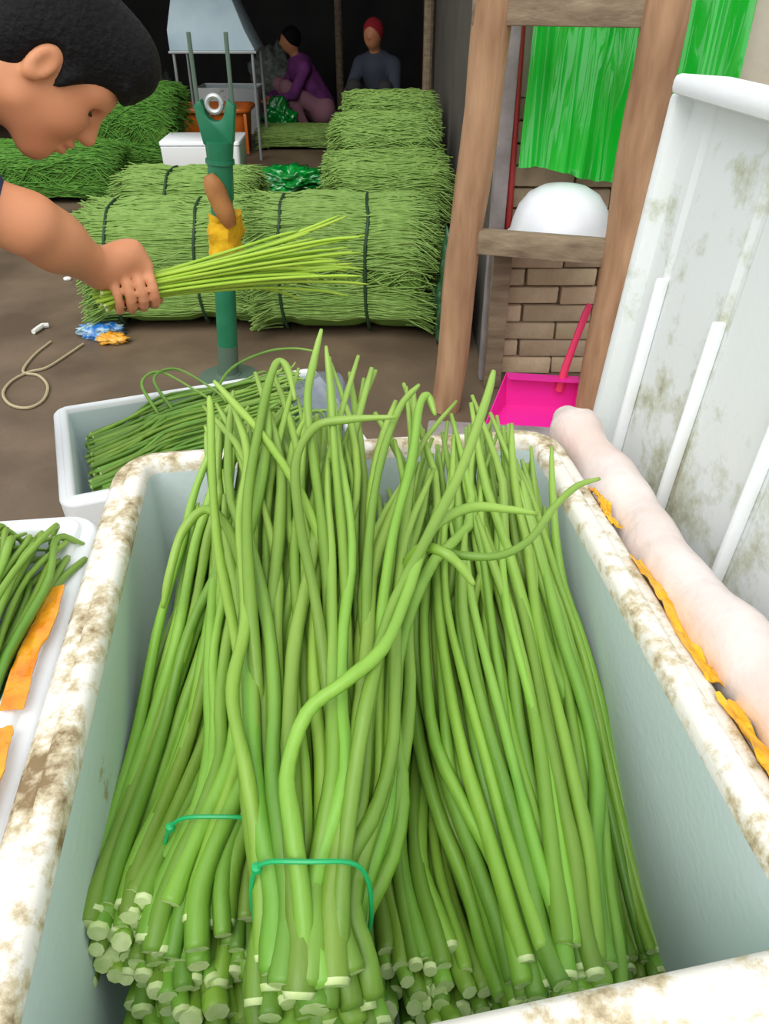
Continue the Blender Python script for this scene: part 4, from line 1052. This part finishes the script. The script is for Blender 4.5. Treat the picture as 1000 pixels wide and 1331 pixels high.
for i, ln in enumerate((0.068, 0.078, 0.073, 0.056)):
    b0 = wrL + dL * 0.075 + sL * (i - 1.5) * 0.019; b1 = b0 + dL * ln * 0.5 + tL * 0.008; b2 = b1 + dL * ln * 0.42 + tL * 0.022
    handL += [cap(wrL + dL * 0.03 + sL * (i - 1.5) * 0.014, b0, 0.014, 0.0105, 0.012), cap(b0, b1, 0.0095, 0.009, 0.003), cap(b1, b2, 0.009, 0.0075, 0.003)]
handL += [cap(wrL + dL * 0.025, wrL + dL * 0.05 - sL * 0.045 + tL * .01, 0.014, 0.011, 0.01), cap(wrL + dL * 0.05 - sL * 0.045 + tL * .01, wrL + dL * 0.085 - sL * 0.05 + tL * .02, 0.0105, 0.009, 0.003)]
footp = [cap(a - Vector((.03, 0, .04)), b, 0.036, 0.028, 0.02) for a, b in feet] + [cap(a, a - Vector((.02, 0, .03)), 0.036, 0.036, 0.02) for a, b in feet]
body_mesh('body', head + torso + arms + legs + handp + handL + footp, 0.0042, org, M['skin'], man)
m = MB(); m.tube([hp(0.090, -0.0665, 0.018), hp(0.0965, -0.066, 0), hp(0.090, -0.0665, -0.018)], [0.003, 0.005, 0.003], n=8)
m.v = [tuple(Vector(v) - org) for v in m.v]; m.build('mouth', M['lips'], man)
# eyes, brows
for s in (-1, 1):
    m = MB(); m.tube([hp(0.080, 0.001, s * 0.020), hp(0.0815, -0.0015, s * 0.030), hp(0.074, 0.001, s * 0.042)], [0.0016, 0.0026, 0.0016], n=8)
    m.v = [tuple(Vector(v) - org) for v in m.v]; m.build('eye', M['eye'], man)
    m = MB(); m.tube([hp(0.091, 0.021, s * 0.012), hp(0.088, 0.026, s * 0.030), hp(0.074, 0.022, s * 0.048)], [0.003, 0.0042, 0.002], n=8)
    m.v = [tuple(Vector(v) - org) for v in m.v]; m.build('eyebrow', M['hair'], man)
# hair: thick cap with fringe, carved open at face, ear and nape
hairp = [ell(hp(-0.022, 0.050), (0.112 * HS, 0.095 * HS, 0.086 * HS), HR, 0.02), ell(hp(0.050, 0.095), (0.068 * HS, 0.058 * HS, 0.068 * HS), HR, 0.03), ell(hp(-0.055, 0.0), (0.066 * HS, 0.085 * HS, 0.076 * HS), HR, 0.02),
         cap(hp(0.025, 0.02, 0.070), hp(0.018, -0.020, 0.068), 0.010, 0.004, 0.01), cap(hp(0.025, 0.02, -0.070), hp(0.018, -0.020, -0.068), 0.010, 0.004, 0.01),
         ell(hp(0.088, -0.020), (0.062, 0.068, 0.12), HR, 0.008, 'sub'), ell(hp(0.06, -0.085), (0.085, 0.085, 0.12), HR, 0.01, 'sub')]
for i in range(9):
    s = (i - 4) / 4.0; hairp.append(cap(hp(0.07, 0.085, s * 0.045), hp(0.100 - 0.018 * s * s + 0.004 * (i % 2), 0.066 - 0.005 * (i % 3), s * 0.056), 0.014, 0.006, 0.012))
for s in (-1, 1): hairp.append(ell(hp(-0.012, -0.014, s * 0.088), (0.024, 0.040, 0.028), HR, 0.006, 'sub'))
ho = body_mesh('hair', hairp, 0.0040, org, M['hair'], man, 1)
# shirt with short sleeves
grow = lambda pr, g, kind=None: ('cap', (pr[1][0], pr[1][1], pr[1][2] + g, pr[1][3] + g), pr[2], 'add')
shirt = [grow(p, 0.014) for p in torso[1:5]] + [cap(nk1 - (nk0 - nk1).normalized() * 0.02, nk1 + (nk0 - nk1) * 0.25, 0.085, 0.076, 0.03), cap(shR, shR.lerp(elR, 0.62), 0.070, 0.066, 0.03), cap(shL, shL.lerp(elL, 0.62), 0.070, 0.066, 0.03), cap(pel + Vector((.10, -.05, .12)), pel + Vector((.04, -.05, .04)), 0.125, 0.135, 0.04), cap(pel + Vector((.10, .05, .12)), pel + Vector((.04, .05, .04)), 0.125, 0.135, 0.04)]
body_mesh('shirt', shirt, 0.006, org, M['shirt'], man)
tr = [grow(p, 0.016) for p in legs] + [grow(torso[5], 0.014)]
body_mesh('trousers', tr, 0.007, org, M['trousers'], man)
for a, b in feet:
    body_mesh('shoe', [cap(a - Vector((.035, 0, .037)), b + Vector((.015, 0, -.004)), 0.046, 0.036, 0.02), cap(a - Vector((.01, 0, 0.0)), a - Vector((.02, 0, .03)), 0.045, 0.046, 0.02)], 0.006, org, M['shoe'], man)
# stalks held in the fist
rr = random.Random(5)
hs = thing('stalk_bunch', 'yellow-green stalk bunch held out in the hand of the bending person', 'vegetables', hand, 0)
pA = A.cross(Vector((0, 0, 1))).normalized(); pB = A.cross(pA).normalized()
for i in range(34):
    w = i * 2.399; r = (BR - 0.004) * math.sqrt((i + .5) / 34); dv = (pA * math.cos(w) + pB * math.sin(w))
    fan = rr.uniform(0.8, 3.4); L_ = rr.uniform(0.30, 0.42); dr = Vector((0, 0, -1)) * rr.uniform(0.0, 0.05)
    pts = [hand - A * rr.uniform(0.045, 0.065) + dv * r * 1.3, hand - A * 0.02 + dv * r, hand + A * 0.06 + dv * r * 1.05, hand + A * L_ * 0.55 + dv * r * (1 + fan * .35) + dr * .2, hand + A * L_ * 0.85 + dv * r * (1 + fan * .8) + dr * .6, hand + A * L_ + dv * r * (1 + fan * 1.1) + dr]
    make_stalk(hs, hand, pts, 0.0036, 0.0028, 7000 + i, n=6, rings=20, mats=(M['stalk_held'], M['stalk_cut']))

# --- two people crouching far back
def croucher(label, c, rz, jacket, legs_m, top_m, hat, s=1.0):
    e = thing('person', label, 'person', c, rz)
    v = lambda x, y, z: Vector((x * s, y * s, z * s))
    hd_ = v(0.16, 0, 0.86); k_ = 0.03
    tor = [cap(v(-0.14, 0, 0.26), v(0.06, 0, 0.62), 0.16 * s, 0.14 * s, 0.05), cap(v(0.06, -0.14, 0.63), v(0.06, 0.14, 0.63), 0.075 * s, 0.075 * s, 0.05)]
    skin = [cap(v(0.07, 0, 0.66), v(0.13, 0, 0.78), 0.055 * s, 0.05 * s, k_), ell(hd_, (0.095 * s, 0.078 * s, 0.112 * s), I3, k_), ell(hd_ + v(0.095, 0, -0.015), (0.018, 0.014, 0.02), I3, 0.02), cap(v(-0.14, 0, 0.26), v(0.06, 0, 0.6), 0.12 * s, 0.11 * s, 0.05)]
    arm, leg, shoes = [], [], []
    for q_ in (-1, 1):
        sh_, el_, wr_ = v(0.06, q_ * 0.17, 0.62), v(0.20, q_ * 0.22, 0.40), v(0.40, q_ * 0.10, 0.34)
        arm += [cap(sh_, el_, 0.062 * s, 0.052 * s, 0.03), cap(el_, el_.lerp(wr_, .9), 0.052 * s, 0.04 * s, 0.03)]
        skin += [cap(sh_, el_, 0.04 * s, 0.035 * s, k_), cap(el_, wr_, 0.035 * s, 0.028 * s, k_)]
        for f_ in range(4): skin.append(cap(wr_, wr_ + v(0.09 - 0.008 * abs(f_ - 1.5), (f_ - 1.5) * 0.02, -0.035), 0.02 * s, 0.009 * s, 0.01))
        skin.append(cap(wr_, wr_ + v(0.05, -q_ * 0.045, 0.0), 0.016 * s, 0.010 * s, 0.01))
        hp_, kn_, an_ = v(-0.12, q_ * 0.10, 0.22), v(0.26, q_ * 0.15, 0.46), v(0.08, q_ * 0.15, 0.09)
        leg += [cap(hp_, kn_, 0.095 * s, 0.068 * s, 0.04), cap(kn_, an_, 0.065 * s, 0.048 * s, 0.03)]
        skin += [cap(hp_, kn_, 0.07 * s, 0.05 * s, k_), cap(kn_, an_, 0.05 * s, 0.035 * s, k_)]
        shoes.append([cap(an_ + v(-.04, 0, -.045), an_ + v(0.15, 0, -.05), 0.042 * s, 0.036 * s, 0.02)])
    body_mesh('body', skin, 0.011, Vector((0, 0, 0)), M['skin'], e)
    body_mesh('jacket', tor + arm, 0.012, Vector((0, 0, 0)), M[jacket], e)
    body_mesh('trousers', leg + [cap(v(-0.14, -0.06, 0.22), v(-0.14, 0.06, 0.22), 0.15 * s, 0.15 * s, 0.05)], 0.012, Vector((0, 0, 0)), M[legs_m], e)
    for q_ in shoes: body_mesh('shoe', q_, 0.012, Vector((0, 0, 0)), M['shoe'], e)
    cv = [ell(hd_ + v(-0.022, 0, 0.03), (0.105 * s, 0.092 * s, 0.105 * s), I3, 0.02), ell(hd_ + v(0.09, 0, -0.045), (0.07 * s, 0.10 * s, 0.085 * s), I3, 0.02, 'sub')]
    body_mesh('knit_hat' if hat else 'hair', cv, 0.010, Vector((0, 0, 0)), M[top_m], e)
    # low stool carrying the sitter
    return e
pc_ = ony(398, 150, 9.7)
croucher('person in a purple jacket crouching in the dim back of the shed', (pc_.x + 0.02, 9.75, 0), math.radians(200), 'purple', 'dusty_pink', 'hair', False, 1.05)
pr_ = ony(497, 150, 9.3)
croucher('person in a red hat and grey jacket crouching behind the right-hand bales', (pr_.x - 0.03, 9.3, 0), math.radians(250), 'grey_jacket', 'trousers', 'red_hat', True, 1.15)
